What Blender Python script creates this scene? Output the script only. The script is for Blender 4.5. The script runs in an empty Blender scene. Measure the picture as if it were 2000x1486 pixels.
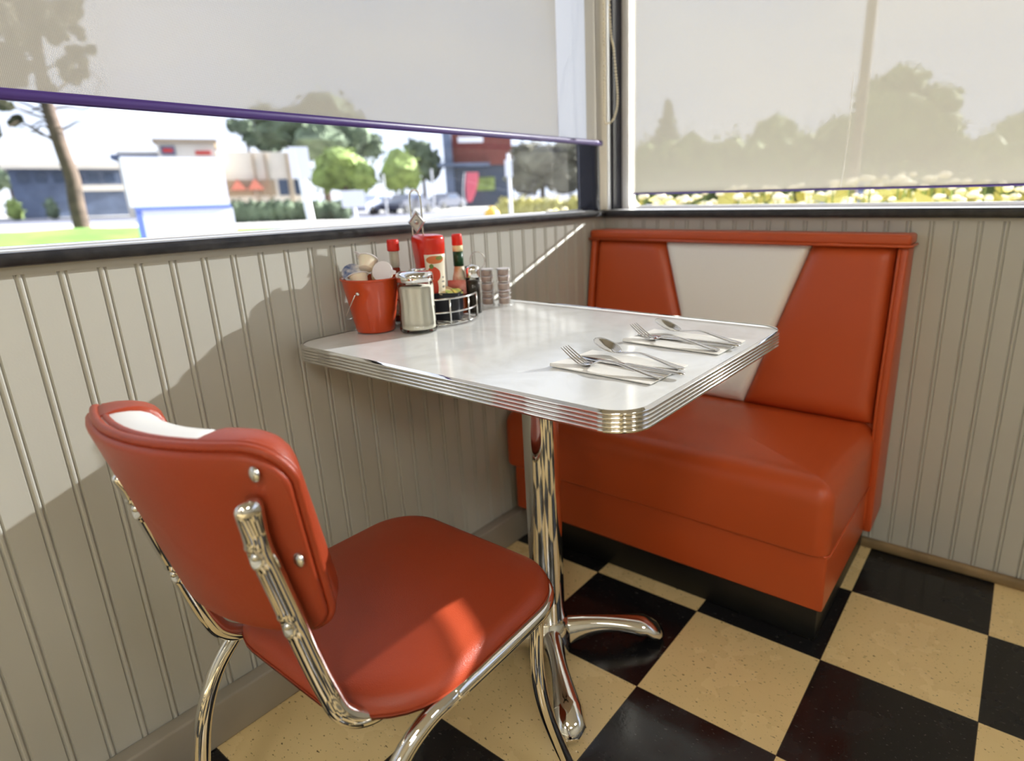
import bpy, bmesh, math, random
from mathutils import Vector, Matrix, Euler, noise
random.seed(7)
PI = math.pi
sc = bpy.context.scene
COL = sc.collection

# ------------------------------------------------------------------ camera
CAM = Vector((1.1918, -1.8329, 1.0386))
ROT = Euler((1.2834, 0.026, 0.6293), 'XYZ')
FPX, PU, PV = 1206.9, 1113.3, 732.55
cd = bpy.data.cameras.new('camera'); cam = bpy.data.objects.new('camera', cd); COL.objects.link(cam)
cam.location = CAM; cam.rotation_euler = ROT
cd.sensor_fit = 'HORIZONTAL'; cd.sensor_width = 32.4; cd.lens = FPX / 2000 * 32.4
cd.shift_x = -(PU - 1000) / 2000; cd.shift_y = (PV - 743) / 2000
cd.clip_start = 0.02; cd.clip_end = 900
cd.dof.use_dof = True; cd.dof.focus_distance = 1.0; cd.dof.aperture_fstop = 2.4
sc.camera = cam
RM = ROT.to_matrix()
def ray(u, v):
    return RM @ Vector(((u - PU) / FPX, -(v - PV) / FPX, -1))
def at(u, v, x=None, y=None, z=None, dist=None):
    r = ray(u, v)
    if x is not None: t = (x - CAM.x) / r.x
    elif y is not None: t = (y - CAM.y) / r.y
    elif z is not None: t = (z - CAM.z) / r.z
    else: t = dist / math.hypot(r.x, r.y)
    return CAM + t * r

# ------------------------------------------------------------------ materials
def s2l(c): return tuple(((v / 12.92) if v <= .04045 else ((v + .055) / 1.055) ** 2.4) for v in c)
def rgb(r, g, b): return s2l((r / 255, g / 255, b / 255)) + (1,)
class NT:
    def __init__(s, name):
        s.m = bpy.data.materials.new(name); s.m.use_nodes = True; s.t = s.m.node_tree; s.n = s.t.nodes
        s.n.clear(); s.out = s.n.new('ShaderNodeOutputMaterial')
    def add(s, typ, **k):
        nd = s.n.new(typ)
        for a, b in k.items(): setattr(nd, a, b)
        return nd
    def ln(s, a, b): s.t.links.new(a, b)
def mat(name, col, rough=.5, metal=0., coat=0., noise_amt=0., noise_scale=20., bump=0., bump_scale=60., trans=0., ior=1.45, spec=.5,
        emis=None, estr=0., sub=0., bump_type='noise', coat_rough=.05, col2=None, alpha=1.):
    N = NT(name); b = N.add('ShaderNodeBsdfPrincipled'); N.ln(b.outputs[0], N.out.inputs[0])
    b.inputs['Base Color'].default_value = col
    b.inputs['Roughness'].default_value = rough; b.inputs['Metallic'].default_value = metal
    b.inputs['Coat Weight'].default_value = coat; b.inputs['Coat Roughness'].default_value = coat_rough
    b.inputs['Transmission Weight'].default_value = trans; b.inputs['IOR'].default_value = ior
    b.inputs['Specular IOR Level'].default_value = spec
    b.inputs['Alpha'].default_value = alpha
    if sub: b.inputs['Subsurface Weight'].default_value = sub; b.inputs['Subsurface Scale'].default_value = .01
    if emis: b.inputs['Emission Color'].default_value = emis; b.inputs['Emission Strength'].default_value = estr
    tc = N.add('ShaderNodeTexCoord')
    if noise_amt or col2:
        nz = N.add('ShaderNodeTexNoise'); nz.inputs['Scale'].default_value = noise_scale; nz.inputs['Detail'].default_value = 5
        N.ln(tc.outputs['Object'], nz.inputs['Vector'])
        mx = N.add('ShaderNodeMix', data_type='RGBA'); mx.inputs[6].default_value = col
        c2 = col2 if col2 else tuple(max(0, v * (1 - noise_amt)) for v in col[:3]) + (1,)
        mx.inputs[7].default_value = c2
        mr = N.add('ShaderNodeMapRange'); mr.inputs[1].default_value = .35; mr.inputs[2].default_value = .65
        N.ln(nz.outputs[0], mr.inputs[0]); N.ln(mr.outputs[0], mx.inputs[0]); N.ln(mx.outputs[2], b.inputs['Base Color'])
    if bump:
        if bump_type == 'vor':
            nb = N.add('ShaderNodeTexVoronoi'); nb.feature = 'DISTANCE_TO_EDGE'
        else:
            nb = N.add('ShaderNodeTexNoise'); nb.inputs['Detail'].default_value = 4
        nb.inputs['Scale'].default_value = bump_scale; N.ln(tc.outputs['Object'], nb.inputs['Vector'])
        bp = N.add('ShaderNodeBump'); bp.inputs['Strength'].default_value = bump; bp.inputs['Distance'].default_value = .002
        N.ln(nb.outputs[0], bp.inputs['Height']); N.ln(bp.outputs[0], b.inputs['Normal'])
    return N.m

M = {}
M['wall'] = mat('wall_paint', rgb(186, 186, 178), .42, bump=.05, bump_scale=300, noise_amt=.03, noise_scale=3)
M['base'] = mat('baseboard_paint', rgb(160, 154, 142), .5, noise_amt=.06, noise_scale=8)
M['base2'] = mat('quarter_round', rgb(150, 128, 92), .6, noise_amt=.35, noise_scale=14)
M['sill'] = mat('black_sill', rgb(30, 30, 33), .3, noise_amt=.5, noise_scale=40, bump=.1, bump_scale=200, col2=rgb(52, 50, 50))
M['sillpale'] = mat('pale_sill', rgb(222, 222, 224), .3)
M['alu'] = mat('window_aluminium', rgb(190, 192, 196), .35, metal=.6)
M['blackframe'] = mat('black_frame', rgb(24, 25, 36), .25)
M['cream'] = mat('cream_trim', rgb(186, 178, 160), .5)
M['ceil'] = mat('ceiling_tile', rgb(200, 196, 186), .9, bump=.2, bump_scale=80)
M['redv'] = mat('booth_vinyl', rgb(190, 81, 38), .34, bump=.1, bump_scale=900, bump_type='vor', noise_amt=.05, noise_scale=4, spec=.5)
M['whitev'] = mat('white_vinyl', rgb(242, 242, 240), .3, bump=.1, bump_scale=900, bump_type='vor')
M['chairv'] = mat('chair_vinyl', rgb(160, 63, 35), .36, bump=.22, bump_scale=520, bump_type='vor', noise_amt=.06, noise_scale=6)
M['plinth'] = mat('plinth_black', rgb(20, 20, 19), .45, noise_amt=.4, noise_scale=12)
M['chrome'] = mat('chrome', (.8, .79, .77, 1), .045, metal=1)
M['steel'] = mat('cutlery_steel', (.72, .71, .7, 1), .14, metal=1)
M['pewter'] = mat('pewter', (.5, .5, .48, 1), .42, metal=.8, bump=.3, bump_scale=400)
M['wire'] = mat('wire_chrome', (.7, .7, .68, 1), .16, metal=1)
M['purple'] = mat('blind_bar_aubergine', rgb(66, 46, 112), .4)
M['litw'] = None
M['chain'] = mat('bead_chain', rgb(222, 212, 182), .5)
M['rubber'] = mat('rubber', rgb(22, 22, 22), .7)
M['glass'] = None
M['napkin'] = mat('napkin_paper', rgb(238, 236, 230), .8, bump=.15, bump_scale=500)
M['pail'] = mat('pail_enamel', rgb(192, 68, 24), .3, coat=.4)
M['ketchup'] = mat('ketchup_plastic', rgb(206, 38, 14), .25, coat=.3)
M['redcap'] = mat('red_cap', rgb(212, 42, 26), .35)
M['tub'] = mat('black_tub', rgb(26, 28, 36), .3)
M['sugar'] = mat('sugar', rgb(248, 243, 228), .9, bump=.3, bump_scale=900)
M['pepper'] = mat('pepper', rgb(66, 56, 44), .9, noise_amt=.6, noise_scale=700)
M['salt'] = mat('jam_cup_plastic', rgb(196, 176, 164), .35, noise_amt=.25, noise_scale=60)
M['foil'] = mat('cream_foil', rgb(232, 228, 232), .4)
M['foilblue'] = mat('cream_foil_blue', rgb(70, 96, 150), .4, col2=rgb(236, 232, 228), noise_scale=55)
M['cup'] = mat('creamer_cup', rgb(240, 228, 206), .35, sub=.2)
M['hotred'] = mat('hot_sauce', rgb(120, 26, 8), .15, coat=.8)
M['hotorange'] = mat('pepper_sauce', rgb(196, 84, 26), .15, coat=.8)
M['clearplast'] = mat('bottle_glass_upper', rgb(206, 200, 176), .1, coat=.6, alpha=.55)
M['green'] = mat('green_band', rgb(16, 66, 34), .4)
M['creamband'] = mat('cream_band', rgb(232, 222, 168), .5)
M['bottlelabel'] = mat('bottle_label', rgb(232, 226, 206), .5, col2=rgb(196, 150, 96), noise_scale=45)
M['jellyY'] = mat('jelly_yellow', rgb(222, 190, 110), .4, col2=rgb(240, 228, 196), noise_scale=50)
M['jellyG'] = mat('jelly_green', rgb(110, 140, 70), .4, col2=rgb(214, 190, 96), noise_scale=60)
M['pinkpack'] = mat('pink_packet', rgb(206, 120, 110), .6, col2=rgb(226, 160, 146), noise_scale=70)

def glass_mat(name, tint=(1, 1, 1, 1), gl=.08, rough=0.0):
    N = NT(name); tr = N.add('ShaderNodeBsdfTransparent'); tr.inputs[0].default_value = tint
    g = N.add('ShaderNodeBsdfGlossy'); g.inputs['Roughness'].default_value = rough
    fr = N.add('ShaderNodeFresnel'); fr.inputs[0].default_value = 1.35
    m2 = N.add('ShaderNodeMath', operation='MULTIPLY'); m2.inputs[1].default_value = gl * 10
    N.ln(fr.outputs[0], m2.inputs[0])
    mx = N.add('ShaderNodeMixShader'); N.ln(m2.outputs[0], mx.inputs[0]); N.ln(tr.outputs[0], mx.inputs[1]); N.ln(g.outputs[0], mx.inputs[2])
    N.ln(mx.outputs[0], N.out.inputs[0]); return N.m
M['glass'] = glass_mat('window_glass', (.97, .98, .98, 1), .05)
M['jarglass'] = glass_mat('jar_glass', (.96, .97, .95, 1), .12, .03)

# woven sunscreen fabric: mostly diffuse / translucent with small woven openings
def fabric(name, trl, opn):
    N = NT(name); tc = N.add('ShaderNodeTexCoord')
    sep = N.add('ShaderNodeSeparateXYZ'); N.ln(tc.outputs['UV'], sep.inputs[0])
    def wave(o, period):
        a = N.add('ShaderNodeMath', operation='MULTIPLY'); a.inputs[1].default_value = 2 * PI / period; N.ln(o, a.inputs[0])
        b = N.add('ShaderNodeMath', operation='SINE'); N.ln(a.outputs[0], b.inputs[0])
        c = N.add('ShaderNodeMath', operation='MULTIPLY_ADD'); c.inputs[1].default_value = .5; c.inputs[2].default_value = .5
        N.ln(b.outputs[0], c.inputs[0]); return c.outputs[0]
    w1 = wave(sep.outputs[0], .0021); w2 = wave(sep.outputs[1], .0019)
    mu = N.add('ShaderNodeMath', operation='MULTIPLY'); N.ln(w1, mu.inputs[0]); N.ln(w2, mu.inputs[1])
    ma = N.add('ShaderNodeMath', operation='MULTIPLY'); N.ln(mu.outputs[0], ma.inputs[0]); ma.inputs[1].default_value = opn
    tr = N.add('ShaderNodeBsdfTransparent')
    df = N.add('ShaderNodeBsdfDiffuse'); df.inputs[0].default_value = rgb(184, 178, 164)
    tl = N.add('ShaderNodeBsdfTranslucent'); tl.inputs[0].default_value = rgb(203, 199, 187)
    m1 = N.add('ShaderNodeMixShader'); m1.inputs[0].default_value = trl
    N.ln(df.outputs[0], m1.inputs[1]); N.ln(tl.outputs[0], m1.inputs[2])
    m2 = N.add('ShaderNodeMixShader'); N.ln(ma.outputs[0], m2.inputs[0]); N.ln(m1.outputs[0], m2.inputs[1]); N.ln(tr.outputs[0], m2.inputs[2])
    N.ln(m2.outputs[0], N.out.inputs[0]); return N.m
M['litw'] = glow = fabric('painted_light', .85, .0)  # bright translucent white standing in for sunlight and bright sky
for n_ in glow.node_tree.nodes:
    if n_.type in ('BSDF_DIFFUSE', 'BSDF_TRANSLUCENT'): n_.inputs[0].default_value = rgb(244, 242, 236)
M['fabric'] = fabric('blind_fabric', .27, .62)
M['fabric2'] = fabric('blind_fabric_back', .065, .62)  # same cloth as the left blind, less translucent to offset the sun behind

# checkerboard vinyl composition tile, 12 inch, with chips and wax marks
TX, TY, TS = .9437, -.5661, .3048
def floor_mat():
    N = NT('checker_floor'); b = N.add('ShaderNodeBsdfPrincipled'); N.ln(b.outputs[0], N.out.inputs[0])
    tc = N.add('ShaderNodeTexCoord'); mp = N.add('ShaderNodeMapping')
    mp.inputs['Location'].default_value = (-TX, -TY, .05)
    N.ln(tc.outputs['Object'], mp.inputs[0])
    ck = N.add('ShaderNodeTexChecker'); ck.inputs['Scale'].default_value = 1 / TS
    ck.inputs['Color1'].default_value = (0, 0, 0, 1); ck.inputs['Color2'].default_value = (1, 1, 1, 1)
    N.ln(mp.outputs[0], ck.inputs[0])
    def chips(scale, lo, stretch, rot):
        m2 = N.add('ShaderNodeMapping'); m2.inputs['Scale'].default_value = stretch; m2.inputs['Rotation'].default_value = (0, 0, rot)
        N.ln(tc.outputs['Object'], m2.inputs[0])
        nz = N.add('ShaderNodeTexNoise'); nz.inputs['Scale'].default_value = scale; nz.inputs['Detail'].default_value = 2; nz.inputs['Roughness'].default_value = .6
        N.ln(m2.outputs[0], nz.inputs[0])
        mr = N.add('ShaderNodeMapRange'); mr.inputs[1].default_value = lo; mr.inputs[2].default_value = lo + .03
        N.ln(nz.outputs[0], mr.inputs[0]); return mr.outputs[0]
    dark = chips(95, .655, (1, 2.2, 1), .5); light = chips(90, .67, (1, 2.4, 1), -.2)
    big = N.add('ShaderNodeTexNoise'); big.inputs['Scale'].default_value = 6; big.inputs['Detail'].default_value = 6; N.ln(tc.outputs['Object'], big.inputs[0])
    def mix(f, a, c):
        m = N.add('ShaderNodeMix', data_type='RGBA')
        if hasattr(f, 'links'): N.ln(f, m.inputs[0])
        else: m.inputs[0].default_value = f
        for i, v in ((6, a), (7, c)):
            if hasattr(v, 'links'): N.ln(v, m.inputs[i])
            else: m.inputs[i].default_value = v
        return m.outputs[2]
    cream = mix(big.outputs[0], rgb(240, 216, 160), rgb(224, 199, 145)); cream = mix(dark, cream, rgb(104, 84, 58))
    black = mix(big.outputs[0], rgb(18, 18, 20), rgb(30, 29, 30)); black = mix(light, black, rgb(84, 82, 78))
    colr = mix(ck.outputs[0], black, cream)
    # grout lines
    br = N.add('ShaderNodeTexBrick'); br.offset = 0; br.inputs['Scale'].default_value = 1 / TS
    br.inputs['Mortar Size'].default_value = .003; br.inputs['Brick Width'].default_value = 1; br.inputs['Row Height'].default_value = 1; br.inputs['Mortar Smooth'].default_value = .3
    N.ln(mp.outputs[0], br.inputs[0])
    colr = mix(br.outputs['Fac'], colr, rgb(70, 62, 50))
    N.ln(colr, b.inputs['Base Color'])
    # worn wax: patchy gloss
    wx = N.add('ShaderNodeTexNoise'); wx.inputs['Scale'].default_value = 7; wx.inputs['Detail'].default_value = 8; wx.inputs['Roughness'].default_value = .55
    N.ln(tc.outputs['Object'], wx.inputs[0])
    mr = N.add('ShaderNodeMapRange'); mr.inputs[1].default_value = .42; mr.inputs[2].default_value = .6; mr.inputs[3].default_value = .12; mr.inputs[4].default_value = .32
    N.ln(wx.outputs[0], mr.inputs[0]); N.ln(mr.outputs[0], b.inputs['Roughness'])
    nb = N.add('ShaderNodeTexNoise'); nb.inputs['Scale'].default_value = 90; N.ln(tc.outputs['Object'], nb.inputs[0])
    bp = N.add('ShaderNodeBump'); bp.inputs['Strength'].default_value = .08; bp.inputs['Distance'].default_value = .002
    N.ln(nb.outputs[0], bp.inputs['Height']); N.ln(bp.outputs[0], b.inputs['Normal'])
    return N.m
M['floor'] = floor_mat()

def laminate():
    N = NT('table_laminate'); b = N.add('ShaderNodeBsdfPrincipled'); N.ln(b.outputs[0], N.out.inputs[0])
    tc = N.add('ShaderNodeTexCoord'); nz = N.add('ShaderNodeTexNoise'); nz.inputs['Scale'].default_value = 9; nz.inputs['Detail'].default_value = 8; nz.inputs['Distortion'].default_value = 1.2
    N.ln(tc.outputs['Object'], nz.inputs[0])
    r = N.add('ShaderNodeValToRGB'); r.color_ramp.elements[0].position = .3; r.color_ramp.elements[0].color = rgb(218, 219, 217)
    r.color_ramp.elements[1].position = .6; r.color_ramp.elements[1].color = rgb(232, 234, 234)
    N.ln(nz.outputs[0], r.inputs[0]); N.ln(r.outputs[0], b.inputs['Base Color'])
    b.inputs['Roughness'].default_value = .13; b.inputs['Specular IOR Level'].default_value = .7
    return N.m
M['lam'] = laminate()

# ------------------------------------------------------------------ mesh helpers
def link(name, me, m=None, parent=None, smooth=False):
    o = bpy.data.objects.new(name, me); COL.objects.link(o)
    if m: me.materials.append(M[m] if isinstance(m, str) else m)
    if smooth:
        for p in me.polygons: p.use_smooth = True
    if parent: o.parent = parent
    return o
def mk(name, verts, faces, m, parent=None, smooth=False, autosm=False):
    me = bpy.data.meshes.new(name); me.from_pydata([tuple(v) for v in verts], [], faces); me.update()
    bm = bmesh.new(); bm.from_mesh(me); bmesh.ops.recalc_face_normals(bm, faces=bm.faces)
    if autosm:
        for e in bm.edges:
            if len(e.link_faces) == 2 and e.calc_face_angle(0) > math.radians(38): e.smooth = False
    bm.to_mesh(me); bm.free()
    return link(name, me, m, parent, smooth or autosm)
class MB:
    def __init__(s): s.v = []; s.f = []
    def add(s, v, f):
        n = len(s.v); s.v += [tuple(p) for p in v]; s.f += [tuple(i + n for i in q) for q in f]; return s
    def box(s, x0, x1, y0, y1, z0, z1, mt=None):
        v = [Vector(p) for p in ((x0, y0, z0), (x1, y0, z0), (x1, y1, z0), (x0, y1, z0), (x0, y0, z1), (x1, y0, z1), (x1, y1, z1), (x0, y1, z1))]
        if mt: v = [mt @ p for p in v]
        return s.add(v, [(0, 3, 2, 1), (4, 5, 6, 7), (0, 1, 5, 4), (1, 2, 6, 5), (2, 3, 7, 6), (3, 0, 4, 7)])
    def tube(s, pts, r, n=12, closed=False, sub=4, flat=None):
        pts = [Vector(p) for p in pts]
        if sub > 1 and len(pts) > 2: pts, tt = catmull(pts, sub, closed)
        else: tt = [i for i in range(len(pts))]
        N_ = len(pts); rings = []; prev = None
        for i, p in enumerate(pts):
            if closed: t = pts[(i + 1) % N_] - pts[i - 1]
            else: t = pts[min(i + 1, N_ - 1)] - pts[max(i - 1, 0)]
            t.normalize()
            if prev is None:
                a = Vector((0, 0, 1)) if abs(t.z) < .9 else Vector((1, 0, 0))
                prev = a
            u = (prev - t * prev.dot(t)).normalized(); w = t.cross(u); prev = u
            rr = r(tt[i]) if callable(r) else r
            if not isinstance(rr, tuple): rr = (rr, rr)
            rings.append([p + u * math.cos(2 * PI * k / n) * rr[0] + w * math.sin(2 * PI * k / n) * rr[1] for k in range(n)])
        v = [q for R in rings for q in R]; f = []
        for i in range(N_ if closed else N_ - 1):
            for k in range(n):
                j = (i + 1) % N_; f.append((i * n + k, i * n + (k + 1) % n, j * n + (k + 1) % n, j * n + k))
        if not closed: f += [tuple(range(n))[::-1], tuple((N_ - 1) * n + k for k in range(n))]
        return s.add(v, f)
    def lathe(s, prof, n=32, c=(0, 0, 0), close=True, mt=None, rib=None):
        v = []; f = []
        for (r, z) in prof:
            for k in range(n):
                a = 2 * PI * k / n; q = r
                if rib: q = r * rib(a, z)
                p = Vector((c[0] + q * math.cos(a), c[1] + q * math.sin(a), c[2] + z)); v.append(mt @ p if mt else p)
        for i in range(len(prof) - 1):
            for k in range(n): f.append((i * n + k, i * n + (k + 1) % n, (i + 1) * n + (k + 1) % n, (i + 1) * n + k))
        if close: f += [tuple(range(n))[::-1], tuple((len(prof) - 1) * n + k for k in range(n))]
        return s.add(v, f)
    def loft(s, rings, cap=True):
        n = len(rings[0]); v = [p for R in rings for p in R]; f = []
        for i in range(len(rings) - 1):
            for k in range(n): f.append((i * n + k, i * n + (k + 1) % n, (i + 1) * n + (k + 1) % n, (i + 1) * n + k))
        if cap: f += [tuple(range(n))[::-1], tuple((len(rings) - 1) * n + k for k in range(n))]
        return s.add(v, f)
    def sphere(s, c, r, n=12, sc_=(1, 1, 1)):
        prof = [(r * math.sin(PI * i / (n)), -r * math.cos(PI * i / n)) for i in range(n + 1)]
        prof[0] = (1e-5, -r); prof[-1] = (1e-5, r); m = Matrix.Translation(c) @ Matrix.Diagonal((*sc_, 1))
        return s.lathe(prof, n=max(8, int(n * 1.5)), mt=m)
    def build(s, name, m, parent=None, smooth=False, autosm=True):
        return mk(name, s.v, s.f, m, parent, smooth, autosm and not smooth)
def catmull(P, sub, closed=False):
    out = []; tt = []; n = len(P)
    for i in range(n if closed else n - 1):
        g = (lambda k: P[k % n]) if closed else (lambda k: P[max(0, min(n - 1, k))])
        a, b, c, d = g(i - 1), g(i), g(i + 1), g(i + 2)
        for k in range(sub):
            t = k / sub
            out.append(.5 * ((2 * b) + (-a + c) * t + (2 * a - 5 * b + 4 * c - d) * t * t + (-a + 3 * b - 3 * c + d) * t ** 3)); tt.append(i + t)
    if not closed: out.append(P[-1].copy()); tt.append(n - 1)
    return out, tt
def bevel(o, w, seg=3):
    md = o.modifiers.new('bevel', 'BEVEL'); md.width = w; md.segments = seg; md.limit_method = 'ANGLE'; md.angle_limit = math.radians(40)
    for p in o.data.polygons: p.use_smooth = True
    return o
def box(name, x0, x1, y0, y1, z0, z1, m, parent=None, bev=0, seg=3):
    o = MB().box(x0, x1, y0, y1, z0, z1).build(name, m, parent, autosm=False)
    if bev: bevel(o, bev, seg)
    return o
def rr(w, h, r, n=8, rs=None):
    rs = rs or (r, r, r, r); P = []
    for (sx, sy, q, a0) in ((1, 1, rs[0], 0), (-1, 1, rs[1], 90), (-1, -1, rs[2], 180), (1, -1, rs[3], 270)):
        q = max(q, 1e-4)
        for i in range(n + 1):
            a = math.radians(a0 + 90 * i / n); P.append((sx * (w / 2 - q) + q * math.cos(a), sy * (h / 2 - q) + q * math.sin(a)))
    return P
def rings_solid(outline, prof, fmap=None):
    """outline: fn(inset)->2D pts ; prof: list of (inset,z[,scale]); fmap(x,y,z)->Vector"""
    rg = []
    for q in prof:
        P = outline(q[0]); s_ = q[2] if len(q) > 2 else 1
        rg.append([(fmap(x * s_, y * s_, q[1]) if fmap else Vector((x * s_, y * s_, q[1]))) for x, y in P])
    return rg
def tag(o, label=None, cat=None, group=None, kind=None):
    if label: o['label'] = label
    if cat: o['category'] = cat
    if group: o['group'] = group
    if kind: o['kind'] = kind
    return o
def struct(o): o['kind'] = 'structure'; return o
def empty(name, loc, rz=0, label=None, cat=None, group=None):
    o = bpy.data.objects.new(name, None); COL.objects.link(o); o.location = loc; o.rotation_euler = (0, 0, rz); o.empty_display_size = .05
    return tag(o, label, cat, group)
def copy_tree(o, parent=None):
    c = o.copy(); COL.objects.link(c)
    if parent: c.parent = parent
    for ch in [q for q in bpy.data.objects if q.parent == o]: copy_tree(ch, c)
    return c
def adopt(root, *obs):
    """parent world-space built meshes to a root empty (moves their origin to the root)"""
    for o in obs:
        inv = (Matrix.Translation(root.location) @ Matrix.Rotation(root.rotation_euler.z, 4, 'Z')).inverted()
        o.data.transform(inv); o.parent = root

# ================================================================== ROOM
RX1, RY0, RZ1 = 5.2, -5.6, 2.75
SILL = .978
def bead_profile(a0, a1, first, sp=.0519):
    """list of (coordinate, depth) along a wall; pairs of grooves"""
    out = [(a0, 0)]
    k0 = math.ceil((a0 + .012 - first) / sp); k = k0
    while first + k * sp < a1 - .012:
        c = first + k * sp
        for g in (-.0046, .0046):
            out += [(c + g - .0022, 0), (c + g - .0006, -.003), (c + g + .0006, -.003), (c + g + .0022, 0)]
            if g < 0: out += [(c - .0012, .0008), (c + .0012, .0008)]
        k += 1
    out.append((a1, 0)); return out
def bead_wall(name, prof, z0, z1, mapf, back):
    v = []; f = []
    for (a, d) in prof: v += [mapf(a, d, z0), mapf(a, d, z1)]
    for i in range(len(prof) - 1): f.append((2 * i, 2 * i + 2, 2 * i + 3, 2 * i + 1))
    n = len(v); a0, a1 = prof[0][0], prof[-1][0]
    v += [mapf(a0, back, z0), mapf(a0, back, z1), mapf(a1, back, z0), mapf(a1, back, z1)]
    L = 2 * (len(prof) - 1)
    f += [(n, n + 1, n + 3, n + 2), (0, 1, n + 1, n), (L, n + 2, n + 3, L + 1)]
    f.append(tuple([2 * i for i in range(len(prof))] + [n + 2, n])); f.append(tuple([2 * i + 1 for i in range(len(prof))] + [n + 3, n + 1]))
    return mk(name, v, f, 'wall')
# left wall x=0: beadboard, plain rail on top
wl = bead_wall('wall_left', bead_profile(RY0, 0, -1.5743), 0, .944, lambda a, d, z: (d, a, z), -.12); struct(wl)
wb = bead_wall('wall_back', bead_profile(0.0, RX1, .9327), 0, .946, lambda a, d, z: (a, -d, z), -.12); struct(wb)
struct(box('trim_1', -.0039, .0015, RY0, 0, .944, .9563, 'wall'))
struct(box('trim_2', -.12, RX1, -.0015, .12, .946, .954, 'wall'))
# upper walls above windows and closing the room
struct(box('wall_left_upper', -.12, 0, RY0, .12, 2.35, RZ1, 'wall'))
struct(box('wall_back_upper', 0, RX1, 0, .12, 2.35, RZ1, 'wall'))
struct(box('wall_right', RX1, RX1 + .12, RY0, .12, 0, RZ1, 'wall'))
struct(box('wall_front', -.12, RX1, RY0 - .12, RY0, 0, RZ1, 'wall'))
struct(box('ceiling', -.12, RX1 + .12, RY0 - .12, .12, RZ1, RZ1 + .1, 'ceil'))
struct(box('floor', -.12, RX1 + .12, RY0 - .12, .12, -.1, 0, 'floor'))
# baseboards
bb = box('baseboard_left', 0, .036, RY0, 0, 0, .0947, 'base', bev=.005); struct(bb)
bb = box('baseboard_back', .0, RX1, -.02, 0, 0, .03, 'base2', bev=.009); struct(bb)
# sills (black), rounded nose
def nose(name, pf, m):
    o = MB().loft(pf).build(name, m, autosm=True); return struct(o)
pr_ = [(-.125, .954), (.014, .954), (.020, .957), (.022, .963), (.021, .972), (.015, .9775), (-.02, SILL), (-.125, SILL)]
pr_ = [(-.004 if a < 0 else a, z) for a, z in pr_]
pl3 = [(-.004, .9565), (.012, .9565), (.0175, .9585), (.0195, .964), (.0185, .971), (.013, .9762), (-.004, .9768)]
nose('trim_3', [[Vector((a, y, z)) for a, z in pl3] for y in (RY0, -.0005)], 'sill')
struct(box('trim_10', -.12, -.0045, RY0, 0, .9545, SILL + .0003, 'sillpale'))
struct(box('trim_11', -.12, RX1, .0045, .12, .9545, SILL + .0003, 'sillpale'))
nose('trim_4', [[Vector((x, -a, z)) for a, z in pr_] for x in (-.12, RX1)], 'sill')
# corner posts
struct(box('trim_5', -.075, .002, -.052, -.028, SILL, 2.35, 'blackframe', bev=.002))
struct(box('trim_6', -.075, .0035, -.0279, .018, SILL, 2.35, 'cream', bev=.002))
struct(box('trim_7', -.06, .004, .0181, .040, SILL, 2.35, 'alu', bev=.002))
struct(box('trim_8', -.06, .012, .0401, .12, SILL, 2.35, 'blackframe', bev=.002))
struct(box('trim_9', .0121, .046, .095, .12, SILL, 2.35, 'sillpale', bev=.002))
struct(box('added_gap_strip', .0461, .0662, .088, .094, SILL, 2.35, 'litw'))  # added strip closing the sun gap, its glow stands in for bright sky
# windows
def window(name, horiz, a0, a1, z0, z1, mull):
    W = bpy.data.objects.new(name, None); COL.objects.link(W); W['kind'] = 'structure'
    W.location = ((-.06, (a0 + a1) / 2, z0) if not horiz else ((a0 + a1) / 2, .11, z0))
    def fbox(nm, p0, p1, q0, q1, d0, d1, m):
        sh = .045 if horiz else 0
        o = box(nm, *( (d0, d1, p0, p1) if not horiz else (p0, p1, -d1 + sh, -d0 + sh)), q0, q1, m, bev=.0015)
        adopt(W, o); return o
    hb = .011 if horiz else .004
    fbox('window_frame', a0, a1, z0 + .0005, z0 + hb, -.075, -.055, 'sillpale')
    fbox('window_frame', a0, a1, z1 - .03, z1, -.075, -.055, 'alu')
    for k in mull: fbox('window_mullion', k - .02, k + .02, z0 + hb, z1 - .03, -.078, -.05, 'blackframe')
    ed = [a0] + list(mull) + [a1]
    for i in range(len(ed) - 1):
        lo, hi = ed[i] + (.021 if i else 0), ed[i + 1] - (.021 if i < len(ed) - 2 else 0)
        fbox('window_pane', lo, hi, z0 + hb, z1 - .03, -.068, -.064, 'glass')
    return W
window('window_1', False, RY0, -.0525, SILL, 2.35, (-4.2, -2.6))
window('window_2', True, .0465, RX1, SILL, 2.35, (2.3, 3.9))

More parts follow.
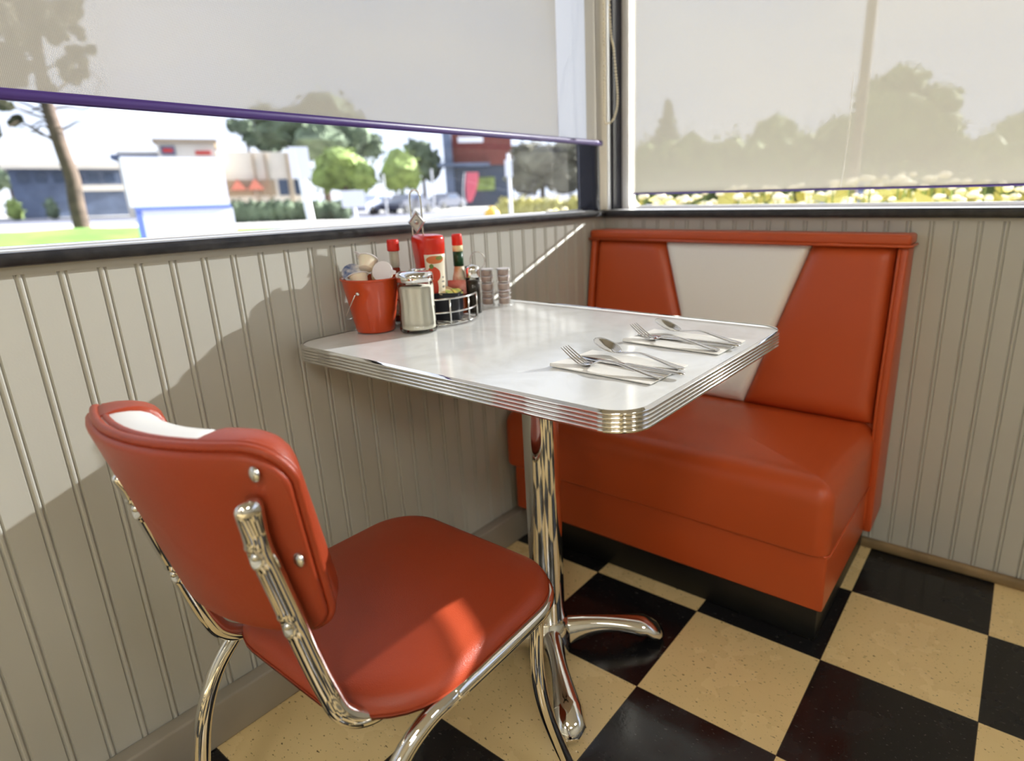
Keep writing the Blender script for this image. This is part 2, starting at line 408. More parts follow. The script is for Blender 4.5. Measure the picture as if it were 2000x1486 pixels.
# ================================================================== BLINDS
def blind(name, horiz, a0, a1, zb, d, label, barr, panels=None):
    R = empty(name, ((d, (a0 + a1) / 2, zb) if not horiz else ((a0 + a1) / 2, -d, zb)), 0, label, 'blind')
    for (p0, p1, pm, pn) in (panels or [(a0, a1, 'fabric2' if horiz else 'fabric', 'fabric')]):
        n = max(4, int((p1 - p0) * 20)); v = []; f = []; uv = []
        for i in range(n + 1):
            a = p0 + (p1 - p0) * i / n
            for j in range(13):
                z = zb + (2.33 - zb) * j / 12
                dd = d + .0015 * math.sin(a * 9 + z * 2) * min(1, (2.33 - z) * 2)
                v.append((dd, a, z) if not horiz else (a, -dd, z)); uv.append((a, z))
        for i in range(n):
            for j in range(12): f.append((i * 13 + j, (i + 1) * 13 + j, (i + 1) * 13 + j + 1, i * 13 + j + 1))
        me = bpy.data.meshes.new(pn); me.from_pydata(v, [], f); ul = me.uv_layers.new(name='UVMap')
        for p in me.polygons:
            for li, vi in zip(p.loop_indices, p.vertices): ul.data[li].uv = uv[vi]
        o = link(pn, me, pm, smooth=True); adopt(R, o)
    # bottom bar
    def P(a, dd, z): return Vector((dd, a, z)) if not horiz else Vector((a, -dd, z))
    mb = MB(); rg = []
    for a in (a0 - .003, a0, a1, a1 + .003):
        s_ = .6 if a in (a0 - .003, a1 + .003) else 1
        rg.append([P(a, d + .0055 * math.cos(t) * s_, zb + barr * math.sin(t) * s_) for t in [2 * PI * k / 14 for k in range(14)]])
    mb.loft(rg); bo = mb.build('bottom_bar', 'purple'); adopt(R, bo)
    # roller tube + end brackets
    rt = MB().tube([P(a0, d + .002, 2.335), P(a1, d + .002, 2.335)], .014, 20, sub=1).build('roller_tube', 'alu'); adopt(R, rt)
    return R
B1 = blind('roller_blind', False, -3.0, -.030, 1.190, .0115, 'grey woven roller blind with aubergine bottom bar over the left window', .0085, [(-3.0, -.262, 'fabric', 'fabric'), (-.262, -.118, 'litw', 'sunlit_strip'), (-.118, -.030, 'fabric', 'fabric')])  # middle panel is the sun stripe on the blind, put in as white cloth
B2 = blind('roller_blind', True, .065, 2.22, 1.0285, -.082, 'bright woven roller blind with thin dark bar, lowered nearly to the back sill', .0034)
# further blinds beyond the frame edges of the same windows
# faint vertical seam thread of the back blind
sm = MB().tube([(.0, .0, 0), (.006, 0, .13), (.004, 0, .3)], .0007, 6).build('hem_thread', 'whitev')
p_ = at(1643, 358, y=.08); sm.data.transform(Matrix.Translation((p_.x, .0795, 1.032))); adopt(B2, sm)
# bead chains
def chain(name, pts, label, r=.0034):
    pts, _ = catmull([Vector(p) for p in pts], 60)
    d = 0; mb = MB(); last = pts[0]; mb.sphere(last, r, 6)
    for p in pts[1:]:
        if (p - last).length >= r * 2.15: mb.sphere(p, r, 6); last = p
    core = MB().tube(pts, r * .35, 6, sub=1)
    mb.add(core.v, core.f)
    o = mb.build(name, 'chain', smooth=True); return tag(o, label, 'chain')
a_ = at(1190, 0, y=-.04); b_ = at(1199, 100, y=-.05); c_ = at(1206, 190, y=-.05); e_ = at(1200, 228, y=-.047); g_ = at(1187, 241, y=-.060); h_ = at(1180, 225, y=-.070)
chain('pull_chain', [(a_.x + .0, -.05, 2.32), a_, b_, c_, e_, g_, h_, (h_.x + .002, -.070, 1.45), (h_.x + .002, -.070, 2.32)],
      'cream beaded pull chain hanging in a loop at the window corner')

# ================================================================== BOOTH
booth = empty('booth_bench', (.48, -.28, 0), 0, 'orange-red vinyl booth bench with white V back panel against the beadboard walls', 'booth')
def solid(name, outline, prof, m, fmap=None, parent=None):
    o = MB().loft(rings_solid(outline, prof, fmap)).build(name, m, autosm=False)
    for p in o.data.polygons: p.use_smooth = True
    if parent: adopt(parent, o)
    return o
def cushion_prof(z0, z1, rb, rt, dome, steps=7):
    pf = [(rb * .9, z0, .97), (rb, z0)]
    for i in range(1, 5): a = PI / 2 * i / 4; pf.append((rb * (1 - math.sin(a)), z0 + rb * (1 - math.cos(a))))
    for i in range(0, steps + 1): a = PI / 2 * i / steps; pf.append((rt * (1 - math.cos(a)), z1 - rt + rt * math.sin(a)))
    for s_ in (.93, .85, .75, .62, .48, .32, .16, .01): pf.append((rt, z1 + dome * (1 - s_ * s_) , s_))
    return pf
pl = box('plinth', .045, .915, -.512, -.022, 0, .117, 'plinth', bev=.003); adopt(booth, pl)
ap = box('base_panel', .030, .934, -.556, -.022, .112, .262, 'redv', bev=.007, seg=4); adopt(booth, ap)
# seat: crowned cushion
cx, cy, W_, D_ = .4695, -.335, .935, .475
def crown(x, y, z, z1, hw, hd, dome):
    if z < z1 - 1e-6: return z
    return z1 + dome * (1 - min(1, abs(x) / hw) ** 3.2) * (1 - min(1, abs(y) / hd) ** 2.6)
def seat_map(x, y, z):
    return Vector((cx + x, cy + y, crown(x, y, z, .432, W_ / 2 - .050, D_ / 2 - .050, .030)))
solid('seat_cushion', lambda i: rr(W_ - 2 * i, D_ - 2 * i, max(.035 - i, .004)), cushion_prof(.257, .432, .006, .050, .030), 'redv', seat_map, booth)
# welt line along front / right side of the base
wt = MB().tube([(.034, -.5555, .256), (.930, -.5555, .256), (.936, -.548, .256), (.936, -.03, .256)], .0035, 8, sub=1).build('welt', 'redv', smooth=True); adopt(booth, wt)
def ybk(z): return -.088 - (.905 - z) * .150           # leaning face of the back
def pad(name, aL, aR, v0, v1, T, place, m, nu=22, nv=26, pw=(.16, .16, .06, .06), back=0.0, parent=None):
    """quilted panel: aL/aR functions of v; place(a,v,t)->Vector; edges roll over widths pw (L,R,bottom,top)"""
    def roll(d, w):
        return 1.0 if d >= w else math.sqrt(max(0, 1 - (1 - d / w) ** 2))
    v = []; f = []
    us = [(.5 - .5 * math.cos(PI * i / nu)) for i in range(nu + 1)]; vs = [(.5 - .5 * math.cos(PI * j / nv)) for j in range(nv + 1)]
    for j in vs:
        vv = v0 + (v1 - v0) * j; l, r_ = aL(vv), aR(vv)
        for i in us:
            a = l + (r_ - l) * i; dl, dr = a - l, r_ - a; db, dt = vv - v0, v1 - vv
            t = T * roll(dl, pw[0]) * roll(dr, pw[1]) * roll(db, pw[2]) * roll(dt, pw[3])
            v.append(place(a, vv, t))
    nf = (nu + 1)
    for j in range(nv):
        for i in range(nu): q = j * nf + i; f.append((q, q + 1, q + nf + 1, q + nf))
    # back side
    bd = [i for i in range(nf)] + [j * nf + nu for j in range(1, nv + 1)] + [nv * nf + i for i in range(nu - 1, -1, -1)] + [j * nf for j in range(nv - 1, 0, -1)]
    n0 = len(v)
    for q in bd:
        j, i = divmod(q, nf); vv = v0 + (v1 - v0) * vs[j]; l, r_ = aL(vv), aR(vv); v.append(place(l + (r_ - l) * us[i], vv, -back - .004))
    L = len(bd)
    for k in range(L): f.append((bd[k], n0 + k, n0 + (k + 1) % L, bd[(k + 1) % L]))
    f.append(tuple(n0 + k for k in range(L)))
    o = mk(name, v, f, m, smooth=True)
    if parent: adopt(parent, o)
    return o
def bplace(a, v, t): return Vector((a, ybk(v) + .028 - t, v))
vl = lambda z: .268 + (.906 - z) * .335
vr = lambda z: .722 - (.906 - z) * .313
pad('back_cushion', lambda z: .030, vl, .430, .889, .030, bplace, 'redv', pw=(.02, .035, .05, .03), back=.02, parent=booth)
pad('back_insert', vl, vr, .430, .889, .028, bplace, 'whitev', pw=(.02, .02, .05, .025), back=.02, parent=booth)
pad('back_cushion', vr, lambda z: .926, .430, .889, .032, bplace, 'redv', pw=(.05, .035, .05, .03), back=.02, parent=booth)
# back carcass behind the pads
def slab(name, x0, x1, prof, m, bev=.005):
    """prof: (y,z) polygon extruded in x"""
    mb = MB(); mb.loft([[Vector((x, y, z)) for y, z in prof] for x in (x0, x1)]); o = mb.build(name, m, autosm=False); bevel(o, bev, 3); adopt(booth, o); return o
slab('back_frame', .030, .929, [(-.022, .27), (-.022, .884), (ybk(.884) + .03, .884), (ybk(.27) + .03, .27)], 'redv')
slab('side_panel', .930, .953, [(-.006, .135), (-.004, .892), (ybk(.892) - .004, .892), (ybk(.5) - .004, .5), (-.150, .30), (-.142, .118)], 'redv', .006)
slab('side_panel', .008, .029, [(-.022, .135), (-.022, .892), (ybk(.892) - .004, .892), (ybk(.5) - .004, .5), (-.150, .30), (-.142, .118)], 'redv', .006)
tr_ = box('top_rail', .006, .957, ybk(.9) - .010, -.004, .889, .918, 'redv', bev=.009, seg=4); adopt(booth, tr_)
yw = ybk(.889) - .013
w2 = MB().tube([(.008, yw, .8895), (.955, yw, .8895), (.9585, yw + .004, .8895), (.9585, -.01, .8895)], .0038, 8, sub=1).build('welt', 'redv', smooth=True); adopt(booth, w2)
w3 = MB().tube([(.9335, ybk(z) - .008, z) for z in (.882, .7, .5)] + [(.9335, -.153, .30), (.9335, -.146, .125)], .0036, 8).build('welt', 'redv', smooth=True); adopt(booth, w3)

# ================================================================== TABLE
table = empty('diner_table', (.415, -.8775, 0), 0, 'white laminate diner table with ribbed chrome edge on a chrome pedestal', 'table')
TX0, TX1, TY0, TY1 = .018, .812, -1.190, -.565
tw, tdp = TX1 - TX0, TY1 - TY0
tcx, tcy = (TX0 + TX1) / 2, (TY0 + TY1) / 2
tout = lambda i: rr(tw - 2 * i, tdp - 2 * i, .054 - i, 12)
solid('tabletop', tout, [(.004, .728), (.004, .7605)], 'lam', lambda x, y, z: Vector((tcx + x, tcy + y, z)), table)
for p in bpy.data.objects['tabletop'].data.polygons: p.use_smooth = False
rib = [(.0042, .7615), (.0022, .7622), (.0004, .7610)]
zt = .7600; nr = 5; hgt = .0305
for k in range(nr):
    z1 = zt - hgt * k / nr; z0 = zt - hgt * (k + 1) / nr
    for i in range(1, 8):
        a = PI * i / 8; rib.append((-.0030 * math.sin(a) + .0006, z1 + (z0 - z1) * (1 - math.cos(a)) / 2))
    rib.append((.0016, z0))
rib.append((.006, zt - hgt - .0005))
rg = rings_solid(tout, rib, lambda x, y, z: Vector((tcx + x, tcy + y, z)))
eb = MB().loft(rg, cap=False).build('edge_band', 'chrome', autosm=True); adopt(table, eb)
PXC, PYC = .409, -.885
colm = MB().lathe([(.0385, .085), (.0385, .72)], 48, (PXC, PYC, 0)).build('pedestal_column', 'chrome'); adopt(table, colm)
mt_ = MB().lathe([(.040, .712), (.075, .716), (.09, .7275)], 32, (PXC, PYC, 0)); mt_.box(PXC - .2, PXC + .2, PYC - .03, PYC + .03, .716, .7275); mt_.box(PXC - .03, PXC + .03, PYC - .2, PYC + .2, .716, .7275)
adopt(table, mt_.build('mounting_plate', 'blackframe'))
hub = MB().lathe([(.050, .004), (.054, .02), (.054, .05), (.050, .068), (.0435, .086), (.0385, .094), (.0385, .100)], 40, (PXC, PYC, 0)).build('base_hub', 'chrome', smooth=True); adopt(table, hub)
for ex, ey in ((.612, -.700), (.614, -1.075), (.205, -.700), (.205, -1.075)):
    d = Vector((ex - PXC, ey - PYC, 0)); L = d.length; d.normalize(); nrm = Vector((-d.y, d.x, 0)); rgs = []
    for i in range(17):
        t = i / 16; s_ = .030 + (L - .030) * t
        top = .084 - .012 * t - .020 * t * t if t < .85 else .0525 - ((t - .85) / .15) ** 2 * .030
        hw = .030 - .010 * math.sin(PI * min(1, t * 1.3)) * 1.0 + .002 * t
        if t > .92: hw *= math.sqrt(max(.05, 1 - ((t - .92) / .08) ** 2 * .85))
        z0 = .004 + .034 * math.sin(PI * min(1, t * 1.12)) * (1 if t < .88 else 0)
        if t >= .80: z0 = .006 + .02 * max(0, (.88 - t) / .08) if t < .88 else .006
        c = Vector((PXC, PYC, 0)) + d * s_; R_ = []
        for k in range(16):
            a = 2 * PI * k / 16; ca, sa = math.cos(a), math.sin(a)
            q = abs(ca) ** .7 * (1 if ca > 0 else -1); r2 = abs(sa) ** .8 * (1 if sa > 0 else -1)
            w_ = hw * (1 - .28 * max(0, r2))
            R_.append(c + nrm * q * w_ + Vector((0, 0, (top + z0) / 2 + r2 * (top - z0) / 2)))
        rgs.append(R_)
    pr = MB().loft(rgs).build('base_foot', 'chrome', smooth=True); adopt(table, pr)
    gl = MB().lathe([(.012, 0), (.013, .005), (.009, .008)], 16, (ex - d.x * .02, ey - d.y * .02, 0)).build('glide', 'rubber', pr)
    adopt(table, gl); gl.parent = pr

# ================================================================== CHAIR
chair = empty('diner_chair', (.462, -1.33, 0), 0, 'red vinyl diner chair with white band back and tubular chrome frame', 'chair')
SCX, SCY = .462, -1.323
def seat_out(i):
    P = rr(.412 - 2 * i, .378 - 2 * i, 0, 10, rs=(.085 - i * .8, .085 - i * .8, .125 - i * .8, .125 - i * .8)); return P
def cs_map(x, y, z):
    z = crown(x, y, z, .450, .206 - .028, .189 - .028, .013)
    k = 1 - .035 * (y / .19) ; bow = 1 + .02 * (1 - (y / .19) ** 2)
    fr = 1 + .02 * (1 - (x / .2) ** 2)
    return Vector((SCX + x * k * bow, SCY + y * fr, z + .004 * (y / .19)))
sp_ = cushion_prof(.417, .450, .012, .028, .013)
solid('seat', seat_out, sp_, 'chairv', cs_map, chair)
# seat frame ring of tube under the pad + continuous rear legs
fr = MB()
ringp = [cs_map(x, y, .4135 - .004 * (y / .19)) for x, y in rr(.412 - .010, .378 - .010, 0, 8, rs=(.08, .08, .12, .12))]
SC = [cs_map(x, y, .4135 - .004 * (y / .19)) for x, y in ((.201, -.08), (.201, -.03), (.201, .03), (.201, .08))]
nq = 9
ringp = SC + ringp[:2 * nq] + [cs_map(-x, y, .4135 - .004 * (y / .19)) for x, y in ((.201, .08), (.201, .03), (.201, -.03), (.201, -.08))]
fr.tube(ringp, .0122, 16, sub=2)
adopt(chair, fr.build('seat_frame', 'chrome', smooth=True))
for s_, xx in ((1, .662), (-1, .262)):
    pts = [cs_map(s_ * .201, -.03, .4135 + .004 * .03 / .19), cs_map(s_ * .201, -.08, .4135 + .004 * .08 / .19), (xx + s_ * .004, -1.445, .406), (xx + s_ * .001, -1.487, .380), (xx + s_ * .003, -1.527, .333), (xx + s_ * .006, -1.556, .262), (xx + s_ * .011, -1.575, .16), (xx + s_ * .016, -1.585, .07), (xx + s_ * .019, -1.588, .012)]
    lg = MB().tube(pts, .0120, 16, sub=5).build('rear_leg', 'chrome', smooth=True); adopt(chair, lg)
    g = MB().lathe([(.0125, 0), (.0135, .004), (.0125, .02)], 16, (pts[-1][0], pts[-1][1], 0)).build('leg_tip', 'rubber'); adopt(chair, g); g.parent = lg
    xf = .648 if s_ > 0 else .276
    pts = [(xf, -1.195, .414), (xf, -1.204, .39), (xf + s_ * .001, -1.210, .33), (xf + s_ * .003, -1.209, .27), (xf + s_ * .006, -1.199, .21), (xf + s_ * .010, -1.180, .14), (xf + s_ * .015, -1.155, .06), (xf + s_ * .018, -1.140, .012)]
    lg = MB().tube(pts, lambda t: (.0112 * (.75 if t < .6 else 1), .0112), 16, sub=5).build('front_leg', 'chrome', smooth=True); adopt(chair, lg)
    g = MB().lathe([(.0125, 0), (.0135, .004), (.0125, .02)], 16, (pts[-1][0], pts[-1][1], 0)).build('leg_tip', 'rubber'); adopt(chair, g); g.parent = lg
# back uprights
def dent(t, ds):
    r = .0132
    if t < .30: r *= math.sqrt(max(.03, 1 - (1 - t / .30) ** 2))
    if t < .7: return (r * (.62 + .38 * t / .7), r * (1.22 - .22 * t / .7))
    return r
UPR = [(.589, -1.574, .748), (.582, -1.568, .693), (.580, -1.560, .655), (.580, -1.548, .596), (.583, -1.535, .527), (.590, -1.525, .475), (.600, -1.516, .440), (.606, -1.490, .417), (.607, -1.45, .411), (.607, -1.38, .412)]
UPL = [(.356, -1.606, .735), (.354, -1.598, .70), (.346, -1.584, .640), (.338, -1.569, .580), (.330, -1.554, .520), (.323, -1.541, .475), (.318, -1.526, .440), (.316, -1.497, .417), (.315, -1.45, .411), (.315, -1.38, .412)]
for P_ in (UPR, UPL):
    u_ = MB().tube(P_, lambda t: dent(t, ()), 32, sub=20).build('back_upright', 'chrome', smooth=True)
    BD = Vector((.22, -.95, -.12)).normalized() if P_ is UPR else Vector((.2, -.97, -.1)).normalized(); bolts = []
    for k in (1.3, 3.2):
        i = int(k); q = Vector(P_[i]).lerp(Vector(P_[i + 1]), k - i) + BD * .0125; bolts.append(q)
        for v_ in u_.data.vertices:
            dd = (v_.co - q).length
            if dd < .024: v_.co -= BD * (.0062 * math.exp(-(dd / .0078) ** 2) - .0018 * math.exp(-((dd - .0125) / .004) ** 2))
    adopt(chair, u_)
    for q in bolts:
        bo = MB().sphere(q - BD * .0042, .0050, 10, (1, 1, 1)).build('bolt', 'wire', smooth=True); adopt(chair, bo); bo.parent = u_
# backrest: rear panel, two pipings, padded front in three pieces
BC = dict(cx=.4399, y0=-1.6327, s=.2437, k=1.7441, yaw=.1292)
def bk(u, z, t):
    """t = distance in front of the rear skin"""
    cyw, syw = math.cos(BC['yaw']), math.sin(BC['yaw']); w = BC['k'] * u * u
    sl = 2 * BC['k'] * u; nl = math.hypot(1, sl)
    nx, ny = -sl / nl, 1 / nl
    lx, ly = u + nx * t, w + ny * t
    return Vector((BC['cx'] + lx * cyw - ly * syw, BC['y0'] + BC['s'] * (.8 - z) + lx * syw + ly * cyw, z + t * .24))
ZC, HH = (.795 + .5405) / 2, (.795 - .5405) / 2
def bout(i):
    P = []; n = 8
    for (hw, zz, r, a0) in ((.183, .795, .040, 0), (-.183, .795, .040, 90), (-.162, .5405, .047, 180), (.162, .5405, .047, 270)):
        r2 = max(r - i * .7, .004); hwi = (abs(hw) - i) * (1 if hw > 0 else -1)
        for k in range(n + 1):
            a = math.radians(a0 + 90 * k / n)
            zc_ = (zz - i - r2) if zz > .6 else (zz + i + r2)
            P.append((hwi - r2 * (1 if hw > 0 else -1) + r2 * math.cos(a), zc_ - ZC + r2 * math.sin(a)))
        # straight sides get extra points for the curve
    out = []
    for j in range(len(P)):
        a, b = P[j], P[(j + 1) % len(P)]; out.append(a); L = math.hypot(b[0] - a[0], b[1] - a[1])
        if (j + 1) % (n + 1) == 0:
            for q in range(1, 10): out.append((a[0] + (b[0] - a[0]) * q / 10, a[1] + (b[1] - a[1]) * q / 10))
    return out
bkm = lambda x, z, t: bk(x, z + ZC, t)
pf = [(0.02, 0, s_) for s_ in (.01, .2, .4, .6, .8, .93)] + [(.006, 0.0), (.003, .001), (.001, .0035), (.0005, .008), (.003, .012), (.02, .013, .9), (.02, .013, .01)]
solid('back_panel', bout, pf, 'chairv', bkm, chair)
for nm, t_, inn, r_ in (('piping', .0125, -.0015, .0052), ('piping', .0215, .0005, .0046)):
    pts = [bkm(x, z, t_) for x, z in bout(inn)]
    pp = MB().tube(pts, r_, 10, closed=True, sub=1).build(nm, 'chairv', smooth=True); adopt(chair, pp)
# pad pieces (grid with corner rounding)
def hwz(z):   # half width of the outline at height z
    zt_, zb_ = .799, .538
    hw = .163 + (.185 - .163) * (z - zb_) / (zt_ - zb_)
    if z > zt_ - .046: d_ = z - (zt_ - .046); hw -= .046 - math.sqrt(max(0, .046 ** 2 - d_ * d_))
    if z < zb_ + .052: d_ = (zb_ + .052) - z; hw -= .052 - math.sqrt(max(0, .052 ** 2 - d_ * d_))
    return hw
vb = lambda z: .040 + .058 * (z - .54) / .26
chp = lambda a, v, t: bk(a, v, t + .024)
pad('back_pad', lambda z: -hwz(z), lambda z: -vb(z),   .5381, .7989, .048, chp, 'chairv', pw=(.045, .010, .04, .035), parent=chair, back=.008)
pad('white_band', lambda z: -vb(z), vb, .540, .797, .042, chp, 'whitev', pw=(.008, .008, .04, .030), parent=chair, back=.008)
pad('back_pad', vb, hwz,   .5381, .7989, .048, chp, 'chairv', pw=(.010, .045, .04, .035), parent=chair, back=.008)
for (u, z) in ((.158, .774), (.160, .660), (-.158, .774), (-.160, .660)):
    q = bk(u, z, -.001); rv = MB().sphere(q, .0095, 10, (1, .45, 1)).build('rivet', 'wire', smooth=True); adopt(chair, rv)

# ================================================================== TABLE SETTINGS
TZ = .7622
def ell(c, hw, ht, ax, up, n=10): return [c + ax * math.cos(2 * PI * k / n) * hw + up * math.sin(2 * PI * k / n) * ht for k in range(n)]
def strip(mb, pts):
    """pts: (x, y, z, halfwidth, halfthick) along the piece"""
    rgs = []
    for i, (x, y, z, w, h) in enumerate(pts): rgs.append(ell(Vector((x, y, z)), w, h, Vector((0, 1, 0)), Vector((0, 0, 1))))
    mb.loft(rgs)
def smooth_pts(p, sub=5):
    V_ = [Vector((a, c)) for a, b, c, d, e in p]
    out = []; n = len(p)
    for i in range(n - 1):
        g = lambda k: p[max(0, min(n - 1, k))]
        A, B_, C_, D_ = g(i - 1), g(i), g(i + 1), g(i + 2)
        for k in range(sub):
            t = k / sub; out.append(tuple(.5 * (2 * b + (-a + c) * t + (2 * a - 5 * b + 4 * c - d) * t * t + (-a + 3 * b - 3 * c + d) * t ** 3) for a, b, c, d in zip(A, B_, C_, D_)))
    out.append(p[-1]); return [(a, b, c, max(d, .0003), max(e, .0003)) for a, b, c, d, e in out]
HANDLE = [(.075, 0, .0112, .0032, .0018), (.105, 0, .0125, .0036, .0018), (.135, 0, .0090, .0054, .0017), (.165, 0, .0045, .0074, .0016), (.183, 0, .0026, .0080, .0015), (.190, 0, .0024, .0058, .0014), (.193, 0, .0024, .001, .0006)]
def fork():
    R = bpy.data.objects.new('fork', None); COL.objects.link(R)
    mb = MB(); strip(mb, smooth_pts([(.046, 0, .0028, .0122, .0009), (.054, 0, .0030, .0118, .0010), (.062, 0, .0050, .0075, .0012)] + HANDLE)); mb.build('handle', 'steel', R, smooth=True)
    for k in range(4):
        y = -.0102 + k * .0068; t = MB()
        strip(t, smooth_pts([(.000, y * .92, .0250, .0006, .0007), (.008, y * .95, .0200, .0014, .0009), (.022, y, .0115, .0018, .0010), (.038, y, .0036, .0020, .0010), (.050, y, .0028, .0022, .0010)]))
        t.build('tine', 'steel', R, smooth=True)
    return R
def knife():
    R = bpy.data.objects.new('knife', None); COL.objects.link(R)
    mb = MB(); strip(mb, smooth_pts([(.0, .004, .0016, .001, .0004), (.006, .002, .0016, .0055, .0005), (.030, .0005, .0017, .0088, .0006), (.070, 0, .0019, .0088, .0007), (.095, 0, .0024, .0075, .0010), (.103, 0, .003, .0045, .0016)])); mb.build('blade', 'steel', R, smooth=True)
    mb = MB(); strip(mb, smooth_pts([(.101, 0, .003, .0042, .0020), (.110, 0, .0034, .0046, .0024), (.150, 0, .0036, .0056, .0026), (.190, 0, .0037, .0068, .0028), (.204, 0, .0037, .0066, .0027), (.209, 0, .0037, .003, .0012)])); mb.build('handle', 'steel', R, smooth=True)
    return R
def spoon():
    R = bpy.data.objects.new('spoon', None); COL.objects.link(R)
    n, m_ = 18, 10; v = []; f = []
    for side in (0, 1):
        for i in range(m_ + 1):
            q = i / m_
            for k in range(n * 2):
                a = 2 * PI * k / (n * 2); lx = math.cos(a); ly = math.sin(a)
                x = .029 + .029 * q * lx; y = .0195 * q * ly * (1 - .12 * lx)
                z = .0022 + .0085 * q * q - (.0010 if side else 0) - .003 + .017 * ((.058 - x) / .058) ** 1.2
                v.append((x, y, z))
    K = n * 2; S = (m_ + 1) * K
    for side in (0, 1):
        for i in range(m_):
            for k in range(K):
                q = [side * S + i * K + k, side * S + i * K + (k + 1) % K, side * S + (i + 1) * K + (k + 1) % K, side * S + (i + 1) * K + k]; f.append(tuple(q))
    for k in range(K): f.append((m_ * K + k, m_ * K + (k + 1) % K, S + m_ * K + (k + 1) % K, S + m_ * K + k))
    mk('bowl', v, f, 'steel', R, smooth=True)
    mb = MB(); strip(mb, smooth_pts([(.053, 0, .0062, .006, .0009), (.060, 0, .0068, .0042, .0015), (.068, 0, .0076, .0034, .0018), (.078, 0, .0092, .0033, .0018)] + HANDLE[1:])); mb.build('handle', 'steel', R, smooth=True)
    return R
def napkin(x0, x1, y0, y1, rz, label):
    R = empty('napkin', ((x0 + x1) / 2, (y0 + y1) / 2, TZ), rz, label, 'napkin', 'paper napkins under the cutlery')
    w, h = x1 - x0, y1 - y0
    v = []; f = []; nx, ny = 14, 8
    for s_ in (1, 0):
        for i in range(nx + 1):
            for j in range(ny + 1):
                x = (i / nx - .5) * w; y = (j / ny - .5) * h; z = .0001 if s_ == 0 else .0016 + .0012 * noise.noise((x * 20, y * 20, rz * 9)) ** 2 + (.0035 * max(0, 1 - i / 2.2) * max(0, 1 - j / 4) if True else 0)
                v.append((x, y, z))
    S = (nx + 1) * (ny + 1)
    for s_ in (0, 1):
        for i in range(nx):
            for j in range(ny): q = s_ * S + i * (ny + 1) + j; f.append((q, q + 1, q + ny + 2, q + ny + 1))
    rim = [i * (ny + 1) for i in range(nx + 1)] + [nx * (ny + 1) + j for j in range(1, ny + 1)] + [i * (ny + 1) + ny for i in range(nx - 1, -1, -1)] + [j for j in range(ny - 1, 0, -1)]
    for k in range(len(rim)): a, b = rim[k], rim[(k + 1) % len(rim)]; f.append((a, b, b + S, a + S))
    mk('paper_sheet', v, f, 'napkin', R, smooth=False); return R
napkin(.577, .769, -1.058, -.935, -.02, 'folded white napkin under the near set of cutlery, by the table corner')
napkin(.589, .785, -.846, -.725, -.02, 'folded white napkin under the far set of cutlery')
fk, kn, spn = fork(), knife(), spoon()
def place(o, x, y, z, rz, ry, label, cat, grp):
    o.location = (x, y, z); o.rotation_euler = (0, ry, rz); tag(o, label, cat, grp)
NZ = TZ + .0022
fk2, kn2, spn2 = copy_tree(fk), copy_tree(kn), copy_tree(spn)
place(fk, .582, -1.022, NZ, -.06, 0, 'stainless steel fork nearest the front corner of the table', 'fork', 'forks on the table')
place(kn, .586, -.992, NZ, -.05, 0, 'stainless table knife between the near fork and near spoon', 'knife', 'knives on the table')
place(spn, .590, -.938, NZ, -.18, 0, 'stainless spoon of the near setting with a dark amber reflection in its bowl', 'spoon', 'spoons on the table')
place(fk2, .588, -.805, NZ, -.14, 0, 'stainless steel fork of the far setting, nearer the booth', 'fork', 'forks on the table')
place(kn2, .590, -.793, NZ, .01, 0, 'stainless table knife of the far setting, nearer the booth', 'knife', 'knives on the table')
place(spn2, .602, -.735, NZ, -.16, 0, 'stainless spoon of the far setting, nearest the booth', 'spoon', 'spoons on the table')

# ================================================================== CONDIMENTS
# pail with creamers
pc = Vector((.067, -1.018, TZ))
pail = empty('pail', pc, 0, 'small orange-red metal pail full of creamer cups by the wall', 'pail')
def rz_(z): return .0400 + .0195 * (z / .113)
prof = [(.036, .0006), (.0395, .0008), (.040, .002)] + [(rz_(z), z) for z in (.01, .03, .06, .09, .108)] + [(.0605, .111), (.0622, .113), (.0612, .1155), (.0585, .1145), (.0580, .110)] + [(rz_(z) - .0012, z) for z in (.09, .06, .03, .01)] + [(.0385, .003), (.002, .003)]
MB().lathe(prof, 40).build('body', 'pail', pail, smooth=True)
hd = MB(); ha = math.radians(205)
ex = Vector((math.cos(ha), math.sin(ha), 0)); ey = Vector((-ex.y, ex.x, 0))
# bail handle hangs down on the near-left side
cv = []
for i in range(13):
    a = PI * i / 12; sx = math.cos(a) * .0625; cv.append(ey * sx + ex * (.004 + .052 * math.sin(a)) + Vector((0, 0, .086 - .062 * math.sin(a) ** .8)))
hd.tube(cv, .0011, 8, sub=2); hd.build('bail_handle', 'wire', pail, smooth=True)
for s_ in (1, -1):
    MB().sphere(ey * s_ * .0585 + Vector((0, 0, .088)), .0042, 8).build('ear', 'wire', pail, smooth=True)
